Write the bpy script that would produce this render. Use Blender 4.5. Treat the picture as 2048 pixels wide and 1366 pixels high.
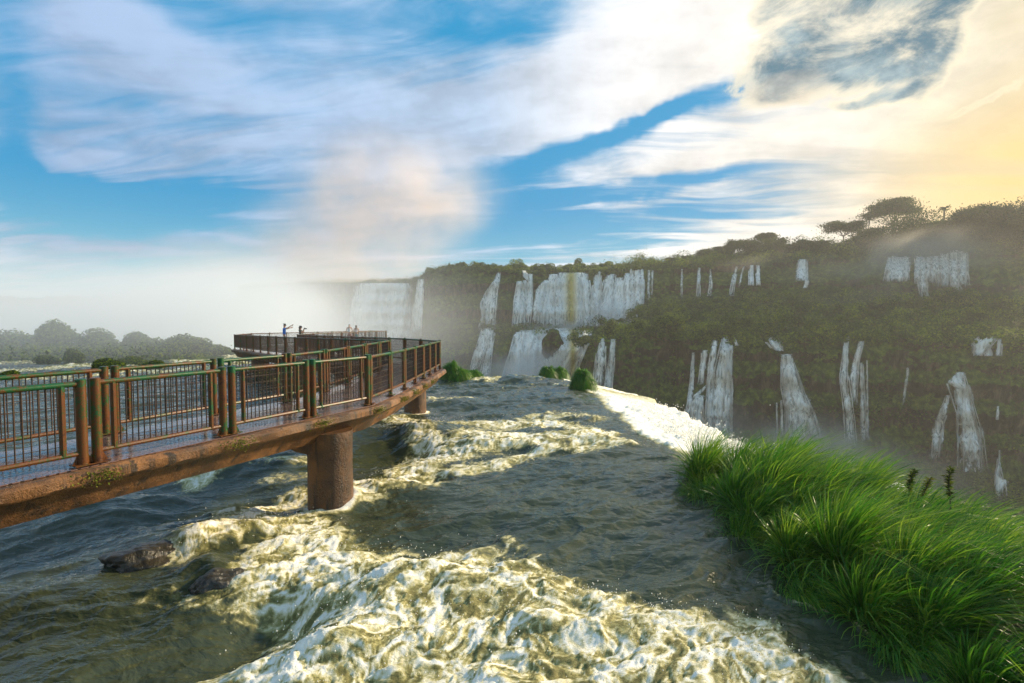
import bpy, bmesh, math, random, os
import numpy as np
from mathutils import Vector, Matrix, Euler
from mathutils.bvhtree import BVHTree

for o in list(bpy.data.objects):
    bpy.data.objects.remove(o)
SC = bpy.context.scene
COL = SC.collection
SC.render.engine = 'CYCLES'
SC.cycles.use_denoising = True
SC.cycles.max_bounces = 6
SC.cycles.diffuse_bounces = 2
SC.cycles.glossy_bounces = 3
SC.cycles.transparent_max_bounces = 24
SC.cycles.volume_bounces = 4
SC.cycles.volume_step_rate = 1.0
SC.cycles.volume_max_steps = 64
SC.cycles.sample_clamp_indirect = 4.0
SC.cycles.sample_clamp_direct = 5.0

# ------------------------------------------------------------------ camera
PITCH = math.radians(2.35)
CAM = Vector((0, 0, 3.9))
cd = bpy.data.cameras.new('camera')
cd.sensor_width = 36.0
cd.lens = 36.0 * 1000 / 2048
cd.clip_start = 0.05
cd.clip_end = 5000
cam = bpy.data.objects.new('camera', cd)
cam.location = CAM
cam.rotation_euler = (math.radians(90) - PITCH, 0, 0)
COL.objects.link(cam)
SC.camera = cam

def ray(px, py):
    u, v = (px - 1024) / 1000, (683 - py) / 1000
    return Vector((u, math.cos(PITCH) + v * math.sin(PITCH), v * math.cos(PITCH) - math.sin(PITCH)))
def at(px, py, depth):                       # the point seen at a pixel, `depth` metres in front
    r = ray(px, py); return CAM + r * (depth / r.y)
def onz(px, py, z=0.0):                      # the point seen at a pixel on a level plane
    r = ray(px, py); return CAM + r * ((z - CAM.z) / r.z)

# ------------------------------------------------------------------ node helper
def nd(nt, typ, ins=None, out=0, **props):
    n = nt.nodes.new(typ)
    for k, v in props.items():
        setattr(n, k, v)
    for k, v in (ins or {}).items():
        s = n.inputs[k]
        if isinstance(v, bpy.types.NodeSocket): nt.links.new(v, s)
        else: s.default_value = v
    return n.outputs[out] if out is not None else n
def mth(nt, op, a, b=0.0, c=0.0, clamp=False):
    return nd(nt, 'ShaderNodeMath', {0: a, 1: b, 2: c}, operation=op, use_clamp=clamp)
def sstep(nt, x, a, b, lo=0.0, hi=1.0):
    return nd(nt, 'ShaderNodeMapRange', {0: x, 1: a, 2: b, 3: lo, 4: hi}, interpolation_type='SMOOTHSTEP')
def mixc(nt, f, a, b, blend='MIX'):
    n = nd(nt, 'ShaderNodeMix', None, None, data_type='RGBA', blend_type=blend)
    for i, v in ((0, f), (6, a), (7, b)):
        if isinstance(v, bpy.types.NodeSocket): nt.links.new(v, n.inputs[i])
        elif i == 0: n.inputs[i].default_value = v
        else: n.inputs[i].default_value = (v[0], v[1], v[2], 1)
    return n.outputs[2]
def ramp(nt, f, stops, interp='LINEAR'):
    n = nd(nt, 'ShaderNodeValToRGB', {0: f}, None)
    n.color_ramp.interpolation = interp
    e = n.color_ramp.elements
    while len(e) < len(stops): e.new(0.5)
    for q, (p, c) in zip(e, stops):
        q.position = p; q.color = (c[0], c[1], c[2], 1) if hasattr(c, '__len__') else (c, c, c, 1)
    return n.outputs[0]
def noise(nt, vec, scale, detail=4, rough=0.55, dist=0.0, out=0):
    return nd(nt, 'ShaderNodeTexNoise', {'Vector': vec, 'Scale': scale, 'Detail': detail, 'Roughness': rough, 'Distortion': dist}, out)

# ------------------------------------------------------------------ sun and sky
SUN_AZ, SUN_EL = math.radians(61), math.radians(22)
SC.view_settings.view_transform = 'Standard'
SC.view_settings.look = 'None'
SC.view_settings.exposure = 0.70
SC.view_settings.gamma = 1.0
sd = bpy.data.lights.new('sun', 'SUN')
sd.energy = 5.0
sd.angle = math.radians(4)
sd.color = (1.0, 0.82, 0.56)
sun = bpy.data.objects.new('sun', sd)
SUND = Vector((math.sin(SUN_AZ) * math.cos(SUN_EL), math.cos(SUN_AZ) * math.cos(SUN_EL), math.sin(SUN_EL)))
sun.rotation_euler = SUND.to_track_quat('Z', 'Y').to_euler()
sun.location = (60, 50, 40)
COL.objects.link(sun)

W = bpy.data.worlds.new('World')
SC.world = W
W.use_nodes = True
nt = W.node_tree
nt.nodes.clear()
tc = nd(nt, 'ShaderNodeTexCoord', None, None).outputs['Generated']
sky = nd(nt, 'ShaderNodeTexSky', None, 0, sky_type='NISHITA', sun_disc=False, sun_elevation=SUN_EL,
         sun_rotation=SUN_AZ, altitude=200, air_density=1.0, dust_density=1.2, ozone_density=3.0)
sx = nd(nt, 'ShaderNodeSeparateXYZ', {0: tc}, None)
X, Y, Z = sx.outputs
AZ = mth(nt, 'ARCTAN2', X, Y)
EL = mth(nt, 'ARCSINE', Z)
ae = nd(nt, 'ShaderNodeCombineXYZ', {0: AZ, 1: EL, 2: 0.0})
# wind-combed cloud texture on a level cloud sheet
zz = mth(nt, 'ADD', mth(nt, 'MAXIMUM', Z, 0.0), 0.10)
pl = nd(nt, 'ShaderNodeCombineXYZ', {0: mth(nt, 'DIVIDE', X, zz), 1: mth(nt, 'DIVIDE', Y, zz), 2: 0.0})
rot = nd(nt, 'ShaderNodeMapping', {'Vector': pl, 'Rotation': (0, 0, math.radians(32)), 'Scale': (0.42, 1.0, 1)})
wv = noise(nt, rot, 1.1, 3, 0.5, out=1)
wv = nd(nt, 'ShaderNodeVectorMath', {0: wv, 1: (0.5, 0.5, 0.5)}, operation='SUBTRACT')
wrot = nd(nt, 'ShaderNodeVectorMath', {0: nd(nt, 'ShaderNodeVectorMath', {0: wv, 'Scale': 0.9}, operation='SCALE'), 1: rot}, operation='ADD')
streak = noise(nt, wrot, 1.9, 7, 0.56)
wisp = noise(nt, nd(nt, 'ShaderNodeMapping', {'Vector': wrot, 'Scale': (0.55, 2.4, 1), 'Location': (3, 1, 0)}), 2.2, 7, 0.6)
puff = noise(nt, nd(nt, 'ShaderNodeMapping', {'Vector': tc, 'Scale': (1, 1, 1.7)}), 9.0, 8, 0.62)
# organic edges for the big shapes
w2 = nd(nt, 'ShaderNodeVectorMath', {0: noise(nt, tc, 3.2, 5, 0.6, out=1), 1: (0.5, 0.5, 0.5)}, operation='SUBTRACT')
aw = nd(nt, 'ShaderNodeVectorMath', {0: nd(nt, 'ShaderNodeVectorMath', {0: w2, 1: (0.22, 0.11, 0)}, operation='MULTIPLY'), 1: ae}, operation='ADD')
def blob(px, py, rx, ry, deg=0, soft=1.0, src=None):
    r = ray(px, py).normalized()
    a, e = math.atan2(r.x, r.y), math.asin(r.z)
    k = 1 / (1 + ((px - 1024) / 1000) ** 2)
    v = nd(nt, 'ShaderNodeVectorMath', {0: src or aw, 1: (a, e, 0)}, operation='SUBTRACT')
    v = nd(nt, 'ShaderNodeVectorRotate', {'Vector': v, 'Angle': math.radians(-deg)}, rotation_type='Z_AXIS')
    v = nd(nt, 'ShaderNodeVectorMath', {0: v, 1: (1000 / rx / k, 1000 / ry / math.sqrt(k), 0)}, operation='MULTIPLY')
    l = nd(nt, 'ShaderNodeVectorMath', {0: v}, 1, operation='LENGTH')
    return sstep(nt, l, 1.0 + 0.6 * soft, 1.0 - 0.8 * soft)
def acc(start, items):
    s = start
    for w, b in items:
        s = mth(nt, 'ADD', s, mth(nt, 'MULTIPLY', b, w))
    return s
cover = acc(0.57, [
    (-.95, blob(190, 392, 400, 36, 2, .8)), (-.35, blob(260, 450, 420, 26, 0)), (-.36, blob(0, 210, 90, 130, 0)), (-.25, blob(10, 330, 60, 60)),
    (-.46, blob(400, 12, 190, 38, -3)), (-.30, blob(620, 28, 170, 36, -3)), (-.30, blob(20, 20, 110, 60)), (-.18, blob(880, 10, 150, 30)),
    (-.42, blob(1090, 20, 110, 50, 0)),
    (-.62, blob(1390, 215, 180, 24, 14, .9)), (-.5, blob(1280, 258, 100, 16, 15)), (-.45, blob(1090, 325, 170, 26, 12, .9)),
    (-.62, blob(1290, 378, 290, 17, 3, .9)), (-.5, blob(1040, 440, 130, 60, 0)), (-.25, blob(1200, 470, 260, 40)), (-.4, blob(1560, 10, 70, 25)),
    (-.3, blob(2030, 60, 60, 30)),
    (.55, blob(1130, 190, 480, 90, 14)), (.40, blob(860, 255, 260, 60, 8)), (.35, blob(1900, 300, 500, 160, 8)), (.30, blob(330, 120, 260, 60, -12)),
    (.35, blob(1550, 300, 420, 40, 10)), (.30, blob(250, 290, 500, 50, 2)), (.25, blob(300, 490, 300, 18, 0)), (.4, blob(1700, 500, 600, 60, 0)),
])
tex = mth(nt, 'ADD', mth(nt, 'MULTIPLY', mth(nt, 'SUBTRACT', streak, 0.5), 2.1), mth(nt, 'MULTIPLY', mth(nt, 'SUBTRACT', wisp, 0.5), 1.7))
cl = sstep(nt, mth(nt, 'ADD', cover, tex), 0.14, 1.02)
# colour of the cloud sheet: lilac on the left, white ahead, cream and gold towards the sun
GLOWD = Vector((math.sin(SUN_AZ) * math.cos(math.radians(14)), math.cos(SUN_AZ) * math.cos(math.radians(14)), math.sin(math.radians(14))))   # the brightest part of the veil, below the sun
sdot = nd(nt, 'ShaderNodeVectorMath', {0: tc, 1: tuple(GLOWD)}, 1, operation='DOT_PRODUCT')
ccol = ramp(nt, mth(nt, 'MULTIPLY_ADD', sdot, 0.5, 0.5), [(0.0, (1.35, 1.30, 1.24)), (0.22, (1.25, 1.22, 1.20)), (0.40, (.36, .50, .74)), (0.60, (.42, .58, .82)), (0.74, (.50, .65, .86)), (0.84, (.93, .93, .94)), (0.945, (.98, .92, .82)), (0.975, (.96, .86, .66)), (1.0, (.95, .76, .46))])  # first two stops: unseen sky behind the camera, brightened as added fill light
shade = sstep(nt, mth(nt, 'ADD', mth(nt, 'MULTIPLY', streak, .6), mth(nt, 'MULTIPLY', puff, .4)), 0.36, 0.62, 0.74, 1.10)
ccol = mixc(nt, 1.0, ccol, nd(nt, 'ShaderNodeCombineColor', {0: shade, 1: shade, 2: shade}), 'MULTIPLY')
low = sstep(nt, EL, 0.16, 0.02)
ccol = mixc(nt, mth(nt, 'MULTIPLY', low, 0.45), ccol, (.80, .80, .66))
blue = mixc(nt, sstep(nt, EL, 0.02, 0.24), (.22, .60, .72), (.002, .32, .64))
skyc = mixc(nt, 0.93, nd(nt, 'ShaderNodeVectorMath', {0: sky, 'Scale': 0.10}, operation='SCALE'), blue)
skyc = mixc(nt, sstep(nt, sdot, 0.80, 0.98), skyc, (.85, .72, .48))
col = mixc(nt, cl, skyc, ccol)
# the nearer grey-blue cumulus, upper right, with bright rims
dk = acc(0.0, [(1.0, blob(1680, 95, 230, 62, 10)), (1.0, blob(1780, 20, 180, 75, 0)), (.8, blob(1840, 110, 90, 60, 20)), (.75, blob(1570, 50, 95, 75, 0)), (.6, blob(1750, 190, 90, 12, 4)), (.45, blob(2000, 190, 150, 10, 12))])
dk = mth(nt, 'MINIMUM', dk, 0.85)
puf2 = noise(nt, nd(nt, 'ShaderNodeMapping', {'Vector': tc, 'Rotation': (0, 0, .9), 'Scale': (1, 1, 2.0), 'Location': (.3, .2, 0)}), 6.0, 9, 0.66, 0.4)
dk = mth(nt, 'ADD', dk, mth(nt, 'MULTIPLY', mth(nt, 'MULTIPLY', mth(nt, 'SUBTRACT', puf2, 0.5), 3.4), mth(nt, 'MINIMUM', mth(nt, 'MULTIPLY', dk, 2.5), 1.0)))
rim = sstep(nt, dk, 0.16, 0.42)
col = mixc(nt, mth(nt, 'MULTIPLY', rim, 0.75), col, (1.0, .90, .68))
dcol = mixc(nt, sstep(nt, puff, 0.40, 0.66), (.04, .17, .27), (.36, .50, .56))
col = mixc(nt, mth(nt, 'MULTIPLY', sstep(nt, dk, 0.34, 1.15), 0.95), col, dcol)
pk0 = blob(1560, 180, 110, 45, 0)
pk = mth(nt, 'ADD', pk0, mth(nt, 'MULTIPLY', mth(nt, 'MULTIPLY', mth(nt, 'SUBTRACT', puff, 0.5), 1.6), pk0))
col = mixc(nt, mth(nt, 'MULTIPLY', sstep(nt, pk, 0.45, 0.9), 0.3), col, (.70, .55, .40))
# broad glow round the veiled sun
glow = mth(nt, 'MULTIPLY', blob(2170, 335, 520, 170, 4, 1.0, ae), sstep(nt, streak, .30, .62, .55, 1.0))
col = mixc(nt, mth(nt, 'MULTIPLY', glow, 0.85), col, (1.0, .66, .20))
col = mixc(nt, sstep(nt, Z, 0.0, -0.03), col, (.16, .19, .14))
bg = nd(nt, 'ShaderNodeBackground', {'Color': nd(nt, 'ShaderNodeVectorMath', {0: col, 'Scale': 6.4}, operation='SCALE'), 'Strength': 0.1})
nd(nt, 'ShaderNodeOutputWorld', {'Surface': bg}, None)
W.cycles.sampling_method = 'MANUAL'
W.cycles.sample_map_resolution = 512

# ------------------------------------------------------------------ numpy noise
def _hash(ix, iy, seed):
    h = (ix.astype(np.int64) * 374761393 + iy.astype(np.int64) * 668265263 + seed * 2147483647) & 0xffffffff
    h = ((h ^ (h >> 13)) * 1274126177) & 0xffffffff
    return (h ^ (h >> 16)) & 0xffffffff
def gn(x, y, seed=0):                        # gradient noise, about -1..1
    x = np.asarray(x, float); y = np.asarray(y, float)
    xi, yi = np.floor(x), np.floor(y); fx, fy = x - xi, y - yi
    u = fx * fx * fx * (fx * (fx * 6 - 15) + 10); v = fy * fy * fy * (fy * (fy * 6 - 15) + 10)
    def g(a, b):
        t = _hash(xi + a, yi + b, seed) * (2 * math.pi / 4294967296.0)
        return np.cos(t) * (fx - a) + np.sin(t) * (fy - b)
    a = g(0, 0) * (1 - u) + g(1, 0) * u; b = g(0, 1) * (1 - u) + g(1, 1) * u
    return (a * (1 - v) + b * v) * 1.5
def fbm(x, y, o=4, seed=0, r=0.5):
    s = 0; a = 1; t = 0
    for i in range(o):
        s = s + a * gn(x * 2 ** i + 17.3 * i, y * 2 ** i - 9.1 * i, seed + i); t += a; a *= r
    return s / t
def ridge(x, y, o=4, seed=0, r=0.5):         # 0..1, high along thin crests
    s = 0; a = 1; t = 0
    for i in range(o):
        s = s + a * (1 - np.minimum(1, np.abs(gn(x * 2 ** i + 5.7 * i, y * 2 ** i + 3.3 * i, seed + i)) * 1.9)); t += a; a *= r
    return s / t
def sst(a, b, x):
    t = np.clip((x - a) / (b - a), 0, 1); return t * t * (3 - 2 * t)
def seg_dist(x, y, pts):                     # distance to a polyline, and position along it 0..1
    best = np.full(np.shape(x), 1e9)
    for (ax, ay), (bx, by) in zip(pts[:-1], pts[1:]):
        dx, dy = bx - ax, by - ay
        t = np.clip(((x - ax) * dx + (y - ay) * dy) / (dx * dx + dy * dy + 1e-12), 0, 1)
        best = np.minimum(best, np.hypot(x - ax - t * dx, y - ay - t * dy))
    return best

# ------------------------------------------------------------------ objects
def link(o, parent=None, label=None, cat=None, group=None, kind=None):
    COL.objects.link(o)
    if parent is not None: o.parent = parent
    for k, v in (('label', label), ('category', cat), ('group', group), ('kind', kind)):
        if v: o[k] = v
    return o
def empty(name, loc, label, cat, group=None):
    o = bpy.data.objects.new(name, None); o.location = loc; o.empty_display_size = 0.2
    return link(o, None, label, cat, group)
def fast_mesh(name, verts, quads, mat, attrs=None, smooth=True, tris=False, uv=None):
    me = bpy.data.meshes.new(name)
    verts = np.asarray(verts, np.float32); quads = np.asarray(quads, np.int32)
    k = 3 if tris else 4
    n = len(quads)
    me.vertices.add(len(verts)); me.vertices.foreach_set('co', verts.ravel())
    me.loops.add(n * k); me.loops.foreach_set('vertex_index', quads.ravel())
    me.polygons.add(n)
    me.polygons.foreach_set('loop_start', np.arange(0, n * k, k, dtype=np.int32))
    me.polygons.foreach_set('use_smooth', np.full(n, smooth))
    for a, v in (attrs or {}).items():
        at_ = me.attributes.new(a, 'FLOAT', 'POINT'); at_.data.foreach_set('value', np.asarray(v, np.float32).ravel())
    if uv is not None:
        l = me.uv_layers.new(name='UVMap'); l.data.foreach_set('uv', np.asarray(uv, np.float32)[quads.ravel()].ravel())
    me.update(calc_edges=True); me.validate()
    for m in (mat if isinstance(mat, (list, tuple)) else [mat]):
        me.materials.append(m)
    return bpy.data.objects.new(name, me)
def grid_quads(nr, nc):
    i = np.arange((nr - 1) * (nc - 1)); r, c = i // (nc - 1), i % (nc - 1)
    a = r * nc + c
    return np.stack([a, a + 1, a + nc + 1, a + nc], 1)
class MB:
    """collects simple solids; build() links them as one mesh object"""
    def __init__(s): s.v = []; s.f = []
    def add(s, v, f):
        b = len(s.v); s.v += [tuple(p) for p in v]; s.f += [tuple(b + i for i in q) for q in f]
    def tube(s, p0, p1, r0, r1=None, n=8, cap=True):
        p0, p1 = Vector(p0), Vector(p1); r1 = r0 if r1 is None else r1
        d = (p1 - p0).normalized(); a = d.orthogonal().normalized(); b = d.cross(a)
        v = [p + (a * math.cos(t) + b * math.sin(t)) * r for p, r in ((p0, r0), (p1, r1)) for t in [2 * math.pi * i / n for i in range(n)]]
        f = [(i, (i + 1) % n, n + (i + 1) % n, n + i) for i in range(n)]
        if cap: f += [tuple(range(n))[::-1], tuple(range(n, 2 * n))]
        s.add(v, f)
    def path(s, pts, rad, n=6):
        for i in range(len(pts) - 1): s.tube(pts[i], pts[i + 1], rad[i], rad[i + 1], n)
    def box(s, c, size, rotz=0):
        c = Vector(c); m = Matrix.Rotation(rotz, 3, 'Z'); h = Vector(size) / 2
        v = [c + m @ Vector((x * h.x, y * h.y, z * h.z)) for z in (-1, 1) for y in (-1, 1) for x in (-1, 1)]
        s.add(v, [(0, 2, 3, 1), (4, 5, 7, 6), (0, 1, 5, 4), (2, 6, 7, 3), (0, 4, 6, 2), (1, 3, 7, 5)])
    def sweep(s, ring_list):                 # consecutive closed rings of equal size
        n = len(ring_list[0]); b = len(s.v)
        for r in ring_list: s.v += [tuple(p) for p in r]
        for k in range(len(ring_list) - 1):
            for i in range(n):
                s.f.append((b + k * n + i, b + k * n + (i + 1) % n, b + (k + 1) * n + (i + 1) % n, b + (k + 1) * n + i))
        s.f.append(tuple(b + i for i in range(n))[::-1]); s.f.append(tuple(b + (len(ring_list) - 1) * n + i for i in range(n)))
    def build(s, name, mat, parent=None, smooth=True, **tags):
        me = bpy.data.meshes.new(name); me.from_pydata(s.v, [], s.f); me.materials.append(mat)
        bm = bmesh.new(); bm.from_mesh(me); bmesh.ops.recalc_face_normals(bm, faces=bm.faces); bm.to_mesh(me); bm.free()
        if smooth:
            me.polygons.foreach_set('use_smooth', [True] * len(me.polygons))
            me.set_sharp_from_angle(angle=math.radians(40))
        o = bpy.data.objects.new(name, me)
        return link(o, parent, **tags)

# ------------------------------------------------------------------ materials
def mat(name):
    m = bpy.data.materials.new(name); m.use_nodes = True
    nt = m.node_tree; nt.nodes.clear()
    return m, nt, nd(nt, 'ShaderNodeTexCoord', None, None).outputs['Object']
def finish(nt, surf, vol=None):
    o = nd(nt, 'ShaderNodeOutputMaterial', None, None)
    if surf is not None: nt.links.new(surf, o.inputs['Surface'])
    if vol is not None: nt.links.new(vol, o.inputs['Volume'])
def bsdf(nt, col, rough=0.6, normal=None, **kw):
    ins = {'Base Color': col if isinstance(col, bpy.types.NodeSocket) else (*col, 1), 'Roughness': rough}
    if normal is not None: ins['Normal'] = normal
    ins.update(kw)
    return nd(nt, 'ShaderNodeBsdfPrincipled', ins)
def bump(nt, h, dist, strength=1.0, normal=None):
    ins = {'Height': h, 'Distance': dist, 'Strength': strength}
    if normal is not None: ins['Normal'] = normal
    return nd(nt, 'ShaderNodeBump', ins)
def attr(nt, name): return nd(nt, 'ShaderNodeAttribute', None, None, attribute_name=name).outputs['Fac']
def geo(nt, out): return nd(nt, 'ShaderNodeNewGeometry', None, None).outputs[out]

def m_concrete():
    m, nt, co = mat('wet_rusty_concrete')
    n1 = noise(nt, co, 1.3, 6, 0.65); n2 = noise(nt, co, 22, 5, 0.7); n3 = noise(nt, co, 70, 3, 0.6)
    sm = nd(nt, 'ShaderNodeMapping', {'Vector': co, 'Scale': (5, 5, 0.6)}); n4 = noise(nt, sm, 1.5, 5, 0.6)
    c = ramp(nt, n1, [(0.32, (.040, .018, .008)), (0.48, (.125, .055, .017)), (0.66, (.28, .125, .038))])
    c = mixc(nt, sstep(nt, n4, .50, .68), c, (.035, .022, .013))
    c = mixc(nt, sstep(nt, n2, .60, .74), c, (.28, .16, .07))
    c = mixc(nt, sstep(nt, noise(nt, co, 4.5, 5, .7), .66, .76), c, (.07, .085, .018))
    b = bump(nt, mth(nt, 'ADD', mth(nt, 'MULTIPLY', n2, .7), mth(nt, 'MULTIPLY', n3, .3)), .035, 1.0)
    finish(nt, bsdf(nt, c, sstep(nt, n1, .3, .7, .35, .7), b)); return m
def m_rail():
    m, nt, co = mat('rusted_green_paint')
    n1 = noise(nt, co, 3.1, 7, 0.75); n2 = noise(nt, co, 34, 4, 0.75)
    f = mth(nt, 'ADD', n1, mth(nt, 'MULTIPLY', mth(nt, 'SUBTRACT', n2, .5), .6))
    zc = nd(nt, 'ShaderNodeSeparateXYZ', {0: co}, 2)
    f = mth(nt, 'SUBTRACT', f, mth(nt, 'MULTIPLY', sstep(nt, zc, 3.02, 3.06), .09)); f = mth(nt, 'ADD', f, .03)
    c = ramp(nt, f, [(0.37, (.004, .075, .022)), (0.45, (.020, .055, .006)), (0.50, (.085, .034, .004)), (0.58, (.12, .035, .004)), (0.70, (.035, .012, .004))])
    finish(nt, bsdf(nt, c, .42, bump(nt, n2, .004, .6), Metallic=.0, **{'Specular IOR Level': .4})); return m
def m_mesh():
    m, nt, co = mat('rusted_wire')
    c = ramp(nt, noise(nt, co, 2.2, 4, .7), [(0.35, (.018, .009, .005)), (0.6, (.05, .022, .007)), (.75, (.025, .03, .008))])
    finish(nt, bsdf(nt, c, .55)); return m
def m_deck():
    m, nt, co = mat('wet_deck_plates')
    n1 = noise(nt, co, 2.2, 5, .6)
    c = ramp(nt, n1, [(0.3, (.10, .055, .045)), (0.55, (.17, .10, .085)), (0.75, (.07, .045, .035))])
    v = nd(nt, 'ShaderNodeMapping', {'Vector': co, 'Rotation': (0, 0, math.radians(27)), 'Scale': (9, 9, 9)})
    br = nd(nt, 'ShaderNodeTexVoronoi', {'Vector': v, 'Scale': 1.0, 'Randomness': 0.12}, 0)
    dot = sstep(nt, br, .16, .26)
    c = mixc(nt, mth(nt, 'MULTIPLY', mth(nt, 'SUBTRACT', 1.0, dot), .85), c, (.012, .010, .008))
    b = bump(nt, dot, .006, .8); b = bump(nt, n1, .02, .5, b)
    finish(nt, bsdf(nt, c, sstep(nt, n1, .35, .7, .06, .22), b, **{'Specular IOR Level': .9})); return m
def m_leaf(name, a, b, c2, rough=.55, scale=.8, trans=True, spec=.08):
    m, nt, co = mat(name)
    n1 = noise(nt, co, scale, 4, .6)
    rnd = attr(nt, 'tint')
    c = ramp(nt, mth(nt, 'ADD', mth(nt, 'MULTIPLY', n1, .6), mth(nt, 'MULTIPLY', rnd, .4)), [(.30, a), (.5, b), (.72, c2)])
    s = bsdf(nt, c, rough, **{'Specular IOR Level': spec})
    if trans:
        t = nd(nt, 'ShaderNodeBsdfTranslucent', {'Color': nd(nt, 'ShaderNodeVectorMath', {0: c, 'Scale': 1.3}, operation='SCALE')})
        s = nd(nt, 'ShaderNodeMixShader', {0: .35, 1: s, 2: t})
    finish(nt, s); return m
def m_plain(name, col, rough=.7):
    m, nt, co = mat(name)
    c = mixc(nt, sstep(nt, noise(nt, co, 14, 3), .35, .7), tuple(x * .8 for x in col), col)
    finish(nt, bsdf(nt, c, rough)); return m
M = dict(concrete=m_concrete(), rail=m_rail(), wire=m_mesh(), deck=m_deck(),
         grass=m_leaf('grass_blades', (.018, .09, .006), (.06, .20, .010), (.25, .36, .03), .38, .9, spec=.28),
         bush=m_leaf('bush_leaves', (.010, .026, .002), (.050, .092, .005), (.24, .30, .018), .6, .12),
         leaf=m_leaf('tree_leaves', (.014, .028, .005), (.034, .055, .009), (.08, .095, .016), .6, .08),
         moss=m_leaf('moss_tufts', (.06, .09, .012), (.12, .15, .02), (.2, .19, .03), .8, 3),
         bark=m_plain('bark', (.10, .075, .05), .9))

# ------------------------------------------------------------------ river
def P(px, py): 
    p = onz(px, py, 0.0); return (p.x, p.y)
RIM = [(9.0, -6), (8.8, 3), (8.6, 8), (7.4, 12.2), (5.9, 14.3)] + [P(*q) for q in ((1345, 893), (1300, 874), (1255, 850), (1222, 824), (1195, 798), (1176, 780), (1150, 765), (1120, 755), (1050, 750.5), (990, 751), (930, 751))] + [(-7, 37.5), (-13, 42), (-24, 50), (-33, 62), (-60, 92), (-140, 130), (-400, 240)]
def rim_signed(x, y):                        # metres beyond the brink (positive outside the river)
    d = seg_dist(x, y, RIM)
    inside = np.zeros(np.shape(x), bool)
    poly = RIM + [(-500, 240), (-500, -6)]
    for (ax, ay), (bx, by) in zip(poly, poly[1:] + poly[:1]):
        c = (ay > y) != (by > y)
        with np.errstate(divide='ignore', invalid='ignore'):
            xi = ax + (y - ay) * (bx - ax) / (by - ay if by != ay else 1e-9)
        inside ^= c & (x < xi)
    return np.where(inside, -d, d)
FOAM = [  # (pixels along the streak, half width m, strength)
    ([(400, 1110), (520, 1065), (620, 1080), (680, 1120)], .42, 1.0), ([(600, 1110), (720, 1150), (860, 1150), (1010, 1160)], .55, 1.0),
    ([(560, 1170), (700, 1240), (900, 1230), (1080, 1200)], .55, .95), ([(560, 1366), (700, 1290), (950, 1280), (1150, 1300)], .55, 1.0),
    ([(600, 1420), (900, 1380), (1200, 1340), (1450, 1330), (1560, 1400)], .6, .95), ([(1100, 1200), (1250, 1225), (1380, 1270), (1500, 1290), (1600, 1350)], .22, .85),
    ([(1230, 1250), (1400, 1300), (1500, 1400)], .3, .8),
    ([(772, 832), (830, 862), (862, 905), (820, 945), (730, 980), (700, 1000)], .42, 1.0), ([(840, 855), (960, 845), (1100, 850), (1180, 865)], .5, .9),
    ([(870, 905), (960, 885), (1060, 890), (1200, 875)], .7, .95), ([(900, 930), (1000, 925), (1100, 905), (1250, 890)], .35, .7),
    ([(960, 870), (1130, 830), (1180, 835)], .6, .55), ([(700, 1010), (760, 990), (840, 970)], .35, .6),
    ([(390, 965), (470, 935), (600, 925)], .35, .75), ([(480, 1050), (560, 1010), (620, 985)], .35, .85), ([(560, 960), (620, 950)], .3, .6),
    ([(960, 762), (1010, 757), (1070, 757)], .6, .9), ([(860, 806), (920, 800)], .5, .6), ([(1120, 770), (1160, 775)], .3, .7),
    ([(1020, 1090), (1060, 1130), (1110, 1150)], .15, .5),
    ([(1540, 1180), (1620, 1215), (1720, 1265), (1800, 1330)], .03, .45), ([(300, 1210), (400, 1215)], .12, .45), ([(500, 1330), (620, 1340)], .2, .5),
    ([(-200, 748), (60, 742), (140, 733), (230, 734)], 1.2, .8), ([(200, 742), (330, 745), (480, 728)], 1.0, .7), ([(-100, 760), (100, 756), (250, 752)], .8, .55),
    ([(-100, 734), (0, 727), (90, 724)], 1.5, .8), ([(380, 722), (440, 715), (500, 713)], 1.5, .9),
]
FOAM = [([P(*q) for q in pts], w, s) for pts, w, s in FOAM]
BUMP = [  # standing waves and hollows: pixel centre, radii m (across, along), height m, angle
    (420, 1095, 1.0, .5, .30, 20), (320, 1085, .9, .6, .22, 10), (430, 1150, .5, .35, .20, 0), (300, 1290, 2.2, .9, -.16, 0), (560, 1240, .7, .6, -.28, 40),
    (700, 1170, 1.1, .6, .20, -10), (900, 1180, 1.2, .5, .16, 0), (640, 1300, .8, .6, .20, 30), (850, 868, 1.3, .9, .36, -20), (790, 905, 1.6, 1.1, -.38, 0),
    (860, 950, 1.2, .7, -.2, 0), (960, 890, 1.6, .8, .26, 0), (1040, 905, .9, .35, -.2, 0), (760, 985, 1.2, .5, .2, 20), (480, 945, 1.6, .7, .3, 10), (560, 1000, 1.2, .6, -.2, 10),
    (1150, 880, 1.6, .8, .18, 0), (1020, 760, 2.5, .9, .22, 0), (470, 1040, .8, .5, .2, 10), (380, 1035, .9, .6, -.2, 10), (890, 808, 2.0, .8, .2, 0), (1130, 800, 2, 1.2, .22, -30),
    (1300, 1090, 2.0, .5, .10, 20), (1200, 1020, 2.0, .6, .08, 15), (1150, 1270, 1.2, .4, .14, 10),
    (100, 1200, 2.2, .8, .16, 5), (180, 1020, 2.0, .8, .14, 5), (0, 1120, 2, .8, -.12, 5),
]
def foam_field(x, y):
    wx = x + .28 * fbm(x * 1.1, y * 1.1, 4, 31) + .5 * gn(x * .35, y * .35, 8); wy = y + .28 * fbm(x * 1.1, y * 1.1, 4, 47) + .5 * gn(x * .35, y * .35, 9)
    F = np.zeros(np.shape(x))
    for pts, w, s in FOAM:
        d = seg_dist(wx, wy, pts)
        F = np.maximum(F, s * (1 - sst(.3 * w, 2.5 * w, d)) * (1 + .12 * (d < w)))
    return F
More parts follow.
